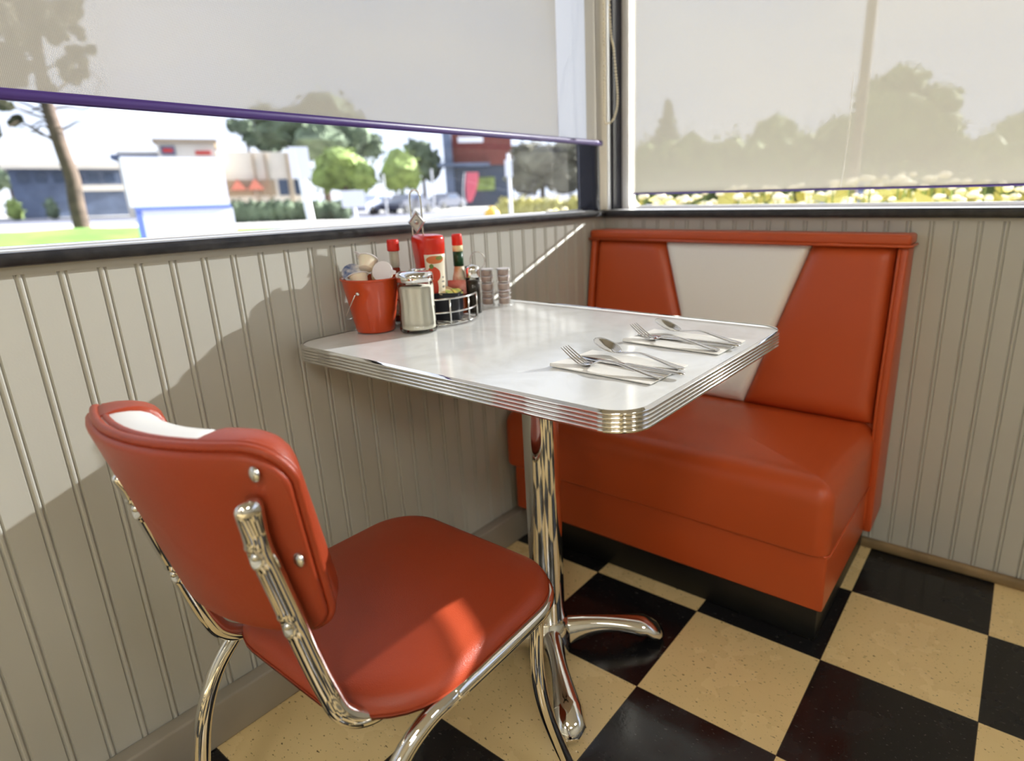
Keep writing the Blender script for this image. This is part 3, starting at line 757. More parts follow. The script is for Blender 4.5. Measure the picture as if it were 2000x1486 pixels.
# creamers
def creamer(lid):
    R = bpy.data.objects.new('creamer_cup', None); COL.objects.link(R)
    MB().lathe([(.0115, -.014), (.0135, -.013), (.0175, .009), (.018, .010)], 20).build('cup', 'cup', R, smooth=False)
    tb = MB().lathe([(.0205, .010), (.0208, .0108), (.0205, .0116)], 24)
    tb.add([(.017, -.006, .0108), (.028, -.003, .0135), (.028, .003, .0135), (.017, .006, .0108), (.017, -.006, .0116), (.028, -.003, .0142), (.028, .003, .0142), (.017, .006, .0116)], [(0, 1, 2, 3), (4, 5, 6, 7), (0, 1, 5, 4), (1, 2, 6, 5), (2, 3, 7, 6), (3, 0, 4, 7)])
    tb.build('foil_lid', lid, R, autosm=False); return R
crs = [((-.030, -.020, .115), (.75, .55, .3), 'foilblue', 'creamer cup with blue and white foil at the left rim of the pail'),
       ((.010, -.034, .108), (-.35, .3, 2.0), 'foil', 'cream plastic creamer cup lying at the near rim of the pail'),
       ((-.010, .031, .114), (-.5, .4, 1.2), 'foilblue', 'creamer cup with blue foil at the back of the pail'),
       ((.036, .010, .121), (1.25, .1, .55), 'foil', 'creamer cup on edge with pale foil lid facing the room, right side of the pail'),
       ((-.001, -.004, .140), (.5, -.5, 4.4), 'foil', 'topmost creamer cup, propped upright with its foil tab pointing up')]
for loc, rot, lid, lb in crs:
    c_ = creamer(lid); c_.scale = (1.05, 1.05, 1.05); c_.location = pc + Vector(loc) + Vector((0, 0, .004)); c_.rotation_euler = rot; tag(c_, lb, 'creamer', 'creamers in the pail')
fillm = MB().lathe([(.054, .094), (.056, .098), (.001, .100)], 24).build('inner_liner', 'cup', pail, smooth=True)
# receipts / packets seen behind pail
# sugar shaker
sc_ = Vector((.157, -.974, TZ))
shak = empty('sugar_shaker', sc_, 0, 'ribbed glass sugar shaker with chrome lid standing beside the pail', 'sugar shaker')
ribf = lambda a, z: 1 + (.022 * math.cos(a * 12) if .016 < z < .098 else 0)
MB().lathe([(.030, .0004), (.0385, .001), (.0405, .005), (.0405, .012), (.0385, .015), (.0375, .020), (.0365, .06), (.0372, .094), (.0375, .100), (.0350, .108), (.0350, .112)], 72, rib=ribf).build('jar', 'jarglass', shak, smooth=True)
MB().lathe([(.030, .006), (.0350, .008), (.0350, .030), (.0338, .06), (.0344, .092), (.0325, .0955), (.001, .098)], 40).build('sugar_fill', 'sugar', shak, smooth=True)
MB().lathe([(.0365, .106), (.0385, .108), (.0385, .119), (.0365, .124), (.030, .1275), (.012, .129), (.001, .129)], 40).build('lid', 'chrome', shak, smooth=True)
MB().box(-.012, .012, -.004, .022, .1285, .1315).build('pour_flap', 'chrome', shak)
# caddy
cc = Vector((.088, -.868, TZ)); CR = .098
cad = empty('condiment_caddy', cc, 0, 'round chrome wire condiment caddy with tall handle and diamond plaque', 'caddy')
circ = lambda r, z, n=40: [Vector((r * math.cos(2 * PI * k / n), r * math.sin(2 * PI * k / n), z)) for k in range(n)]
for z in (.0035, .030, .0595): MB().tube(circ(CR if z > .01 else CR - .001, z), .0022, 8, closed=True, sub=1).build('ring', 'wire', cad, smooth=True)
for k in range(12):
    a = 2 * PI * k / 12 + .16; ca, sa = math.cos(a), math.sin(a)
    MB().tube([(ca * (CR + .002), sa * (CR + .002), z) for z in (.0022, .03, .0605)], .0019, 8, sub=1).build('upright_wire', 'wire', cad, smooth=True)
b_m = MB()
for k in range(-4, 5):
    y = k * .02; L = math.sqrt(CR * CR - y * y); b_m.tube([(-L, y, .0035), (L, y, .0035)], .0013, 6, sub=1)
b_m.build('base_grid', 'wire', cad, smooth=True)
hh = MB(); hx = Vector((.77, .64, 0)); hx.normalize(); hc = Vector((-.018, -.012, 0))
hp = [hc - hx * .0115 + Vector((0, 0, .003)), hc - hx * .0115 + Vector((0, 0, .12)), hc - hx * .0115 + Vector((0, 0, .21)), hc - hx * .0120 + Vector((0, 0, .262)), hc - hx * .0100 + Vector((0, 0, .283)), hc + Vector((0, 0, .291)), hc + hx * .0100 + Vector((0, 0, .283)), hc + hx * .0120 + Vector((0, 0, .262)), hc + hx * .0115 + Vector((0, 0, .21)), hc + hx * .0115 + Vector((0, 0, .12)), hc + hx * .0115 + Vector((0, 0, .003))]
hh.tube(hp, .0023, 8, sub=4); hh.build('handle', 'wire', cad, smooth=True)
nrm = Vector((hx.y, -hx.x, 0)); pq = hc + nrm * .003 + Vector((0, 0, .222))
dia = MB(); hs, vs_ = .0195, .0262
fr_ = [pq + hx * hs, pq + Vector((0, 0, vs_)), pq - hx * hs, pq - Vector((0, 0, vs_))]
dia.add(fr_ + [p + nrm * .004 for p in [pq + (q - pq) * .82 for q in fr_]] + [p + nrm * .0015 for p in [pq + (q - pq) * .62 for q in fr_]],
        [(0, 1, 2, 3), (0, 4, 5, 1), (1, 5, 6, 2), (2, 6, 7, 3), (3, 7, 4, 0), (4, 8, 9, 5), (5, 9, 10, 6), (6, 10, 11, 7), (7, 11, 8, 4), (8, 11, 10, 9)])
dia.build('diamond_plaque', 'pewter', cad, autosm=False)
MB().sphere(pq + nrm * .003, .0055, 10, (1, 1, 1)).build('plaque_boss', 'pewter', cad, smooth=True)
# squeeze ketchup bottle (cap down)
kc = Vector((.098, -.878, TZ + .0052))
ket = empty('ketchup_bottle', kc, math.radians(-16), 'red squeeze ketchup bottle with a white tomato label in the wire caddy', 'bottle')
def ko(z):
    K_ = 1.14; pts = [(0, .021, .021), (.020, .022, .022), (.028, .024, .021), (.05, .031, .023), (.08, .032, .0235), (.115, .0325, .024), (.148, .036, .0265), (.165, .0375, .0275), (.180, .0375, .0275), (.187, .0350, .0255), (.189, .030, .021), (.186, .022, .014)]
    return [(a, b * K_, c * K_) for a, b, c in pts]
rgs = []
for z, a, b in ko(0): rgs.append([Vector((a * abs(math.cos(t)) ** .75 * (1 if math.cos(t) > 0 else -1), b * abs(math.sin(t)) ** .75 * (1 if math.sin(t) > 0 else -1), z)) for t in [2 * PI * k / 32 for k in range(32)]])
MB().loft(rgs).build('body', 'ketchup', ket, smooth=True)
def label_mat():
    N = NT('tomato_label'); b = N.add('ShaderNodeBsdfPrincipled'); N.ln(b.outputs[0], N.out.inputs[0]); b.inputs['Roughness'].default_value = .35
    tc = N.add('ShaderNodeTexCoord'); sp = N.add('ShaderNodeSeparateXYZ'); N.ln(tc.outputs['UV'], sp.inputs[0])
    def blob(cx, cy, rx, ry):
        m_ = N.add('ShaderNodeMapping'); m_.inputs['Location'].default_value = (-cx / rx, -cy / ry, 0); m_.inputs['Scale'].default_value = (1 / rx, 1 / ry, 1); N.ln(tc.outputs['UV'], m_.inputs[0])
        l = N.add('ShaderNodeVectorMath', operation='LENGTH'); N.ln(m_.outputs[0], l.inputs[0])
        g = N.add('ShaderNodeMath', operation='LESS_THAN'); g.inputs[1].default_value = 1; N.ln(l.outputs['Value'], g.inputs[0]); return g.outputs[0]
    cur = None; base = rgb(232, 222, 200)
    for (cx, cy, rx, ry, c) in ((.42, .90, .34, .075, rgb(206, 110, 56)), (.60, .93, .12, .04, rgb(120, 130, 60)), (.24, .38, .28, .36, rgb(190, 50, 22)), (.34, .62, .26, .16, rgb(200, 62, 26)), (.30, .78, .10, .045, rgb(96, 120, 52)), (.22, .56, .06, .10, rgb(226, 130, 80)), (.74, .56, .07, .02, rgb(150, 146, 134)), (.74, .48, .10, .018, rgb(140, 136, 126)), (.74, .38, .09, .022, rgb(120, 118, 110)), (.74, .28, .10, .018, rgb(140, 136, 126)), (.74, .18, .08, .02, rgb(130, 126, 116))):
        mx = N.add('ShaderNodeMix', data_type='RGBA'); N.ln(blob(cx, cy, rx, ry), mx.inputs[0])
        if cur: N.ln(cur, mx.inputs[6])
        else: mx.inputs[6].default_value = base
        mx.inputs[7].default_value = c; cur = mx.outputs[2]
    N.ln(cur, b.inputs['Base Color']); return N.m
lm = label_mat(); v = []; f = []; uv = []
for j in range(13):
    z = .030 + (.148 - .030) * j / 12
    K_ = ko(0); i = max(q for q in range(len(K_) - 1) if K_[q][0] <= z); t0 = (z - K_[i][0]) / (K_[i + 1][0] - K_[i][0])
    a = K_[i][1] + (K_[i + 1][1] - K_[i][1]) * t0; b = K_[i][2] + (K_[i + 1][2] - K_[i][2]) * t0
    for k in range(13):
        t = math.radians(-52 + 100 * k / 12)
        w = lambda q: abs(q) ** .75 * (1 if q > 0 else -1)
        v.append(((a + .0006) * w(math.cos(t)), (b + .0006) * w(math.sin(t)), z)); uv.append((k / 12, j / 12))
for j in range(12):
    for k in range(12): q = j * 13 + k; f.append((q, q + 1, q + 14, q + 13))
me = bpy.data.meshes.new('label'); me.from_pydata(v, [], f); ul = me.uv_layers.new(name='UVMap')
for p in me.polygons:
    for li, vi in zip(p.loop_indices, p.vertices): ul.data[li].uv = uv[vi]
o = link('label', me, lm, ket, smooth=True); md = o.modifiers.new('s', 'SOLIDIFY'); md.thickness = .0004
# hot sauce bottles
def bottle(name, loc, label, parts):
    R = empty(name, loc, 0, label, 'bottle')
    for nm, m_, prof in parts: MB().lathe(prof, 28).build(nm, m_, R, smooth=True)
    return R
bottle('hot_sauce_bottle', (.0515, -.938, TZ + .0052), 'hot sauce bottle with red cap and dark red sauce, left of the ketchup',
       [('sauce_fill', 'hotred', [(.018, .001), (.0195, .003), (.0195, .085), (.014, .098), (.0112, .108), (.0108, .121), (.001, .1211)]),
        ('label', 'bottlelabel', [(.0202, .015), (.0202, .075)]),
        ('neck', 'clearplast', [(.0108, .1215), (.0105, .140), (.0105, .158), (.001, .1585)]),
        ('cap', 'redcap', [(.0128, .157), (.0135, .159), (.0130, .178), (.0115, .182), (.001, .1825)])])
bottle('pepper_sauce_bottle', (.110, -.800, TZ + .0052), 'pepper sauce bottle with red cap and green neck band, right of the ketchup',
       [('body', 'bottlelabel', [(.0175, .040), (.0185, .050), (.0185, .068), (.0165, .085), (.0125, .100), (.0110, .112), (.001, .1121)]),
        ('sauce_fill', 'hotorange', [(.0165, .001), (.0182, .004), (.0187, .0395), (.0187, .058), (.001, .0585)]),
        ('neck_band', 'green', [(.0118, .112), (.0118, .146), (.001, .1461)]),
        ('collar', 'creamband', [(.0122, .146), (.0122, .160), (.001, .1601)]),
        ('cap', 'redcap', [(.0120, .1595), (.0125, .161), (.0120, .182), (.0105, .186), (.001, .1865)])])
bottle('pepper_shaker', (.142, -.790, TZ + .0052), 'glass pepper shaker with chrome cap at the right of the caddy',
       [('glass', 'jarglass', [(.0165, .001), (.0175, .003), (.0165, .05), (.0160, .088), (.001, .0885)]),
        ('pepper_fill', 'pepper', [(.0150, .004), (.0160, .005), (.0150, .05), (.0146, .078), (.001, .0785)]),
        ('cap', 'chrome', [(.0172, .086), (.0180, .088), (.0180, .104), (.0155, .112), (.001, .1155)])])
# black tub with jelly portions
tub_c = Vector((.133, -.868, TZ + .0052))
tub = empty('packet_tub', tub_c, math.radians(32), 'black plastic tub of jelly portions at the front of the wire caddy', 'tub')
to = lambda i: rr(.070 - 2 * i, .052 - 2 * i, .008, 5)
MB().loft(rings_solid(to, [(.004, 0), (.003, .001), (0, .060), (-.001, .062), (.002, .0625), (.004, .008), (.004, .008, .01)])).build('body', 'tub', tub, smooth=False)
jr = [(-.020, -.010, .058, .2, 'jellyY'), (-.004, -.012, .060, -.3, 'jellyY'), (.014, -.010, .059, .5, 'jellyG'), (.024, .006, .060, -.2, 'jellyG'), (-.016, .010, .062, .7, 'jellyY'), (.004, .010, .064, .1, 'jellyY')]
poss = ['leftmost in the tub', 'front centre of the tub', 'front right of the tub with green foil', 'far right of the tub with green foil', 'back left of the tub', 'topmost at the back of the tub']
for (x, y, z, r, m_), ps in zip(jr, poss):
    R = empty('jelly_portion', tub_c + Matrix.Rotation(math.radians(32), 3, 'Z') @ Vector((x, y, z)), r, 'small %s jelly portion, %s' % ('yellow' if m_ == 'jellyY' else 'green and yellow', ps), 'jelly portion', 'jelly portions in the black tub')
    R.rotation_euler = (r * .5, .3, r * 2)
    MB().loft(rings_solid(lambda i: rr(.024 - 2 * i, .018 - 2 * i, .004, 4), [(.003, -.010), (0, .002), (-.0015, .0025), (-.0015, .0035)])).build('cup', m_, R, autosm=False)
for k in range(4):
    R = MB().box(-.0005, .0005, -.015, .015, -.016, .016).build('sugar_packet', 'pinkpack')
    R.location = (.118 + k * .0035, -.826 + k * .002, TZ + .0052 + .066); R.rotation_euler = (.0, .12 - .05 * k, math.radians(128))
    tag(R, 'pink paper sugar packet standing behind the black tub', 'packet', 'pink packets behind the tub')
# jelly rack with two stacks
rc = Vector((.100, -.668, TZ)); rack = empty('jelly_rack', rc, math.radians(40), 'small chrome wire rack with loop handle holding two stacks of jam cups', 'rack')
for sx in (-.021, .021):
    for z in (.004, .034, .064, .094): MB().tube([Vector((sx + .0185 * math.cos(2 * PI * k / 20), .0185 * math.sin(2 * PI * k / 20), z)) for k in range(20)], .0011, 6, closed=True, sub=1).build('ring', 'wire', rack, smooth=True)
    for k in range(4):
        a = PI / 4 + k * PI / 2; MB().tube([(sx + .0195 * math.cos(a), .0195 * math.sin(a), .0012), (sx + .0195 * math.cos(a), .0195 * math.sin(a), .097)], .0011, 6, sub=1).build('upright_wire', 'wire', rack, smooth=True)
HX = -.0415
hl = [(.0, 0, .004), (-.0005, 0, .06), (-.001, 0, .092)] + [(-.0185 * math.sin(t), 0, .117 - .022 * math.cos(t)) for t in [PI * 2 * k / 14 for k in range(1, 14)]] + [(.001, 0, .092), (.0005, 0, .06), (0, 0, .0045)]
MB().tube([(a + HX, b, c) for a, b, c in hl], .0015, 6, sub=3).build('loop_handle', 'wire', rack, smooth=True)
for si, sx in enumerate((-.021, .021)):
    for k in range(5):
        loc = rc + Matrix.Rotation(math.radians(40), 3, 'Z') @ Vector((sx, 0, .0055 + k * .0185))
        R = empty('jam_cup', loc, 0, 'pinkish jam cup, %s in the %s stack of the wire rack' % (['bottom', 'second from bottom', 'middle', 'second from top', 'top'][k], ['left', 'right'][si]), 'jam cup', 'jam cups in the wire rack')
        MB().lathe([(.0125, 0), (.0135, .001), (.0162, .0155)], 18).build('cup', 'salt', R)
        MB().lathe([(.0170, .0155), (.0172, .0168), (.001, .0172)], 18).build('foil_lid', 'foil', R)
# ================================================================== OUTSIDE
M['asphalt'] = mat('asphalt', rgb(122, 122, 132), .8, noise_amt=.15, noise_scale=.6)
M['concrete'] = mat('concrete', rgb(205, 200, 192), .85, noise_amt=.1, noise_scale=.5)
M['grass'] = mat('grass', rgb(120, 168, 60), .9, noise_amt=.5, noise_scale=1.2)
M['bark'] = mat('bark', rgb(92, 76, 66), .9, noise_amt=.5, noise_scale=4, bump=.5, bump_scale=12)
M['leafA'] = mat('leaf_light', rgb(140, 158, 86), .8, noise_amt=.5, noise_scale=1.4, bump=.8, bump_scale=3)
M['leafB'] = mat('leaf_dark', rgb(104, 118, 92), .85, noise_amt=.5, noise_scale=.9, bump=.8, bump_scale=3)
M['leafC'] = mat('leaf_grey', rgb(128, 124, 104), .85, noise_amt=.5, noise_scale=1.2, bump=.8, bump_scale=3)
M['leafR'] = mat('leaf_red', rgb(150, 96, 96), .85, noise_amt=.4, noise_scale=1.2)
M['stucco'] = mat('stucco', rgb(214, 206, 192), .85, noise_amt=.06, noise_scale=1)
M['stucco2'] = mat('stucco_tan', rgb(168, 150, 126), .85, noise_amt=.1, noise_scale=1)
M['slate'] = mat('slate_wall', rgb(96, 108, 132), .7, noise_amt=.3, noise_scale=.8)
M['winout'] = mat('shop_window', rgb(60, 72, 92), .15)
M['brick'] = mat('red_brick', rgb(120, 62, 54), .85, noise_amt=.2, noise_scale=3)
M['signred'] = mat('sign_red', rgb(190, 44, 36), .5)
M['awning'] = mat('awning_orange', rgb(170, 96, 76), .7)
M['pink'] = mat('banner_pink', rgb(212, 96, 110), .6)
M['signwhite'] = mat('sign_white', rgb(236, 236, 240), .5)
M['signblue'] = mat('sign_blue', rgb(110, 130, 200), .5)
M['carsilver'] = mat('car_silver', rgb(150, 156, 176), .3, metal=.3, coat=.5)
M['cardark'] = mat('car_dark', rgb(46, 50, 66), .3, coat=.5)
M['polegrey'] = mat('pole_grey', rgb(176, 176, 180), .5)
M['polewood'] = mat('pole_wood', rgb(140, 116, 84), .8, noise_amt=.3, noise_scale=3)
M['yellow'] = mat('yellow_flower', rgb(196, 186, 104), .8, noise_amt=.3, noise_scale=3)
M['flowerwhite'] = mat('pale_flower', rgb(240, 226, 190), .8)
M['hydrant'] = mat('hydrant_yellow', rgb(226, 180, 60), .5)
G = 0.0
struct(MB().box(-320, -.125, -120, 320, -.2, G).build('ground', 'asphalt', autosm=False))
struct(MB().box(-.125, 320, .125, 320, -.2, G).build('ground', 'asphalt', autosm=False))
def gp(u, d):
    p = at(u, 380, dist=d); return Vector((p.x, p.y, 0))
def zat(v, u, d): return at(u, v, dist=d).z
def frame(u, d):
    p = gp(u, d); r = Vector((p.x - CAM.x, p.y - CAM.y, 0)).normalized(); return p, math.atan2(r.y, r.x) - PI / 2
def wid(u0, u1, d): return (gp(u1, d) - gp(u0, d)).length
def local(root, mb, name, m, parent=None, **k):
    return mb.build(name, m, parent or root, **k)
def building(name, u0, u1, d, D, label, rot=0.0, cat='building'):
    p, a = frame((u0 + u1) / 2, d); R = empty(name, p, a + rot, label, cat); R['w'] = wid(u0, u1, d); return R, wid(u0, u1, d)
def ux(R_, u0, u1, u, d):   # local x for a pixel column
    return (u - (u0 + u1) / 2) / (u1 - u0) * wid(u0, u1, d)
# restaurant building
u0, u1, d = 250, 612, 62
R, w = building('restaurant_building', u0, u1, d, 9, 'pale stucco restaurant building with square tower and red awnings across the street')
X = lambda u: ux(R, u0, u1, u, d); Z = lambda v: zat(v, 430, d)
MB().box(X(255), X(612), 0, 9, 0, Z(296)).build('wall', 'stucco', R, autosm=False)
MB().box(X(245), X(340), -.6, 9, Z(312), Z(303)).build('roof_slab', 'slate', R, autosm=False)
MB().box(X(330), X(436), -1.2, 7, 0, Z(282)).build('tower', 'stucco', R, autosm=False)
MB().box(X(324), X(442), -1.6, 7.4, Z(282), Z(275)).build('tower_cornice', 'stucco2', R, autosm=False)
MB().box(X(336), X(362), -1.32, -1.2, Z(305), Z(288)).build('sign_panel', 'slate', R, autosm=False)
MB().box(X(398), X(426), -1.32, -1.2, Z(304), Z(297)).build('sign_panel', 'signred', R, autosm=False)
MB().box(X(340), X(358), -1.4, -1.32, Z(300), Z(293)).build('sign_lettering', 'signred', R, autosm=False)
for a, b in ((446, 500), (512, 545), (552, 572), (585, 600)):
    MB().box(X(a), X(b), -.1, .1, Z(384), Z(352)).build('window', 'winout' if a > 540 else 'stucco2', R, autosm=False)
for a, b in ((452, 484), (486, 520)):
    x0, x1 = X(a), X(b); zc, zt_ = Z(372), Z(350)
    MB().add([(x0, -1.2, zc), (x1, -1.2, zc), ((x0 + x1) / 2, -.6, zt_), (x0, 0, zc), (x1, 0, zc), ((x0 + x1) / 2, 0, zt_)], [(0, 1, 2), (3, 5, 4), (0, 3, 4, 1), (0, 2, 5, 3), (1, 4, 5, 2)]).build('awning', 'awning', R, autosm=False)
for a in (505, 530, 575): MB().box(X(a), X(a + 4), -.3, .0, 0, Z(300)).build('pilaster', 'stucco2', R, autosm=False)
# low building on the far left
u0, u1, d = 0, 255, 75
R, w = building('office_building', u0, u1, d, 10, 'long low grey-blue building behind the street tree')
X = lambda u: ux(R, u0, u1, u, d); Z = lambda v: zat(v, 128, d)
MB().box(X(30), X(262), 0, 9, 0, Z(330)).build('wall', 'slate', R, autosm=False)
MB().box(X(20), X(266), -1, 9.4, Z(330), Z(320)).build('roof', 'stucco', R, autosm=False)
MB().box(X(160), X(252), -.8, .1, Z(374), Z(362)).build('ledge', 'stucco', R, autosm=False)
for k in range(6): MB().box(X(45 + k * 34), X(66 + k * 34), -.1, .1, Z(356), Z(338)).build('window', 'winout', R, autosm=False)
# brick building
u0, u1, d = 872, 1004, 56
R, w = building('brick_building', u0, u1, d, 10, 'red brick shop building with grey portal seen below the blind')
X = lambda u: ux(R, u0, u1, u, d); Z = lambda v: zat(v, 940, d)
MB().box(X(878), X(1004), 0, 8, Z(322), Z(258)).build('brick_wall', 'brick', R, autosm=False)
MB().box(X(890), X(1004), .6, 8, 0, Z(322)).build('shopfront', 'winout', R, autosm=False)
MB().box(X(874), X(890), -1, 8, 0, Z(256)).build('portal_pier', 'slate', R, autosm=False)
MB().box(X(862), X(960), -1.4, .4, Z(325), Z(319)).build('canopy', 'slate', R, autosm=False)
MB().box(X(902), X(950), -.12, 0, Z(278), Z(267)).build('sign_panel', 'signwhite', R, autosm=False)
MB().box(X(930), X(968), .4, .6, Z(372), Z(346)).build('window', 'leafA', R, autosm=False)
p, a = frame(916, 44); R = empty('banner_flag', p, a, 'pink feather banner flag in front of the brick building', 'flag')
MB().loft([ell(Vector((math.sin(t * 1.2) * .35, 0, .6 + t * 1.9)), .42 * math.sin(.35 + t * 1.6), .03, Vector((1, 0, 0)), Vector((0, 1, 0)), 10) for t in [k / 10 for k in range(11)]]).build('flag_cloth', 'pink', R)
MB().tube([(-.4, 0, 0), (-.38, 0, 1.3), (-.2, 0, 2.5)], .03, 6).build('flag_pole', 'polegrey', R)
# white monument sign
u0, u1, d = 250, 456, 15.5
R, w = building('monument_sign', u0, u1, d, 1, 'blank white monument sign with blue stripes standing by the road', rot=.12, cat='sign')
X = lambda u: ux(R, u0, u1, u, d); Z = lambda v: zat(v, 350, d)
MB().box(X(254), X(450), 0, .35, Z(402), Z(307)).build('panel', 'signwhite', R, autosm=False)
MB().box(X(262), X(452), -.02, .37, Z(409), Z(402)).build('stripe', 'signblue', R, autosm=False)
MB().box(X(270), X(455), .0, .35, 0, Z(409)).build('base', 'signwhite', R, autosm=False)
MB().box(X(262), X(272), -.01, .36, 0, Z(409)).build('side_pier', 'signblue', R, autosm=False)
# sign posts
def post_sign(name, u, vt, d, panel, label, tilt=0.0, cat='sign', wpx=7):
    p, a = frame(u, d); R = empty(name, p, a, label, cat); H = zat(vt, u, d); s_ = wid(u - 50, u + 50, d) / 100
    MB().tube([(0, 0, 0), (tilt * H, 0, H)], wpx * s_ / 2, 10, sub=1).build('pole', 'signwhite' if panel else 'polegrey', R)
    if panel:
        w_, v0, v1 = panel; z0, z1 = zat(v1, u, d), zat(v0, u, d)
        MB().box(-w_ * s_ / 2 + tilt * z0, w_ * s_ / 2 + tilt * z0, -.06, .0, z0, z1).build('panel', 'signwhite', R, autosm=False)
    return R
post_sign('street_sign', 604, 290, 16, (38, 287, 348), 'white street sign with tall panel on a slanting pole', -.07, wpx=15)
post_sign('lawn_sign', 689, 405, 14, (46, 372, 405), 'small blank white sign just outside beside the parked car', 0)
post_sign('traffic_post', 996, 300, 20, (14, 312, 345), 'slim pale traffic post with lamp near the window corner', 0, 'post', 6)
for (u, vt, dd, lb) in ((1083, 370, 24, 'thin grey marker post by the yellow shrubs'), (752, 340, 40, 'thin lamp post between the round trees'), (846, 330, 42, 'thin lamp post before the brick building')):
    post_sign('lamp_post', u, vt, dd, None, lb, 0, 'post', 4)
p, a = frame(958, 15); R = empty('fire_hydrant', p, a, 'yellow fire hydrant at the road edge', 'hydrant')
MB().lathe([(.2, 0), (.2, .08), (.13, .1), (.13, .55), (.18, .57), (.16, .66), (.08, .74), (.01, .78)], 16).build('barrel', 'hydrant', R); MB().tube([(-.24, 0, .42), (.24, 0, .42)], .07, 10, sub=1).build('outlet', 'hydrant', R)
# cars
def car(u, d, m_, label, s_=1., rz=0.):
    p, a = frame(u, d); R = empty('car', p, a + rz, label, 'car')
    pts = [(-2.2, .35), (-2.25, .7), (-1.9, .95), (-1.1, 1.02), (-.6, 1.42), (.7, 1.45), (1.35, 1.0), (2.1, .88), (2.25, .6), (2.2, .35)]
    def sec(y, k): return [Vector((x * k * s_, y * s_, (z if z < 1.05 else 1.05 + (z - 1.05) * k) * s_)) for x, z in pts]
    MB().loft([sec(-.85, .97), sec(-.75, 1), sec(.75, 1), sec(.85, .97)]).build('body', m_, R)
    MB().box(-.62 * s_, .72 * s_, -.87 * s_, .87 * s_, 1.03 * s_, 1.32 * s_).build('side_windows', 'winout', R, autosm=False)
    for x in (-1.4, 1.4):
        for y in (-.82, .82): MB().lathe([(.01, -.1), (.33, -.1), (.34, 0), (.33, .1), (.01, .1)], 18, mt=Matrix.Translation((x * s_, y * s_, .34 * s_)) @ Matrix.Rotation(PI / 2, 4, 'X') @ Matrix.Scale(s_, 4)).build('wheel', 'rubber', R)
    return R
car(728, 43, 'carsilver', 'silver car parked under the bright round trees', .85, .95)
car(795, 43, 'cardark', 'dark car parked right of the silver car', .85, .95)
car(868, 50, 'cardark', 'dark car parked nearest the brick building', .85, .95)
car(1683, 26, 'carsilver', 'pale car seen faintly through the back blind', .8, .2)
# vegetation
def crown_mb(blobs, seed=0, n=2, amp=.25, leaves=0, lr=.12):
    mb = MB(); rnd = random.Random(seed)
    for (c, r) in blobs:
        bm = bmesh.new(); bmesh.ops.create_icosphere(bm, subdivisions=n, radius=1)
        rx, ry, rz_ = r if isinstance(r, tuple) else (r, r, r)
        base = len(mb.v); vs_ = []
        for v_ in bm.verts:
            q = v_.co * (1 + amp * noise.noise(v_.co * 2.3 + Vector((seed, c[0], c[2]))) + amp * .5 * noise.noise(v_.co * 6 + Vector((c[0], 0, seed))))
            vs_.append((c[0] + q.x * rx, c[1] + q.y * ry, c[2] + q.z * rz_))
        mb.add(vs_, [tuple(v_.index for v_ in f_.verts) for f_ in bm.faces]); bm.free()
        for k in range(leaves):
            a1, a2 = rnd.random() * 2 * PI, math.acos(2 * rnd.random() - 1); dv = Vector((math.sin(a2) * math.cos(a1), math.sin(a2) * math.sin(a1), math.cos(a2)))
            q = Vector((c[0] + dv.x * rx * rnd.uniform(.85, 1.25), c[1] + dv.y * ry * rnd.uniform(.85, 1.25), c[2] + dv.z * rz_ * rnd.uniform(.85, 1.25)))
            e1 = Vector((rnd.uniform(-1, 1), rnd.uniform(-1, 1), rnd.uniform(-1, 1))) * lr; e2 = Vector((rnd.uniform(-1, 1), rnd.uniform(-1, 1), rnd.uniform(-1, 1))) * lr
            mb.add([q - e1, q - e2, q + e1, q + e2], [(0, 1, 2, 3)])
    return mb
def tree(name, u, d, px, label, leaf, trunk_px=6, vbase=None, seed=1, cat='tree', blobs=None, leaves=60):
    """px: list of (u, v, radius_px) crown blobs in the view, placed at the tree's own distance with real depth"""
    p, a = frame(u, d); R = empty(name, p, a, label, cat); s_ = wid(u - 50, u + 50, d) / 100; rnd = random.Random(seed); bl = []
    for (bu, bv, r) in px:
        r = r if isinstance(r, tuple) else (r, r)
        bl.append((((bu - u) * s_, rnd.uniform(-.5, .5) * r[0] * s_, zat(bv, u, d)), (r[0] * s_, r[0] * s_, r[1] * s_)))
    lz = min(b[0][2] for b in bl)
    MB().tube([(0, 0, 0), (.1 * s_, 0, lz * .5), (0, 0, lz + .1)], lambda t: trunk_px * s_ * (1 - .15 * t), 10).build('trunk', 'bark', R)
    crown_mb(bl, seed, 2, .3, leaves, 5 * s_).build('crown', leaf, R, smooth=False, autosm=False)
    return R
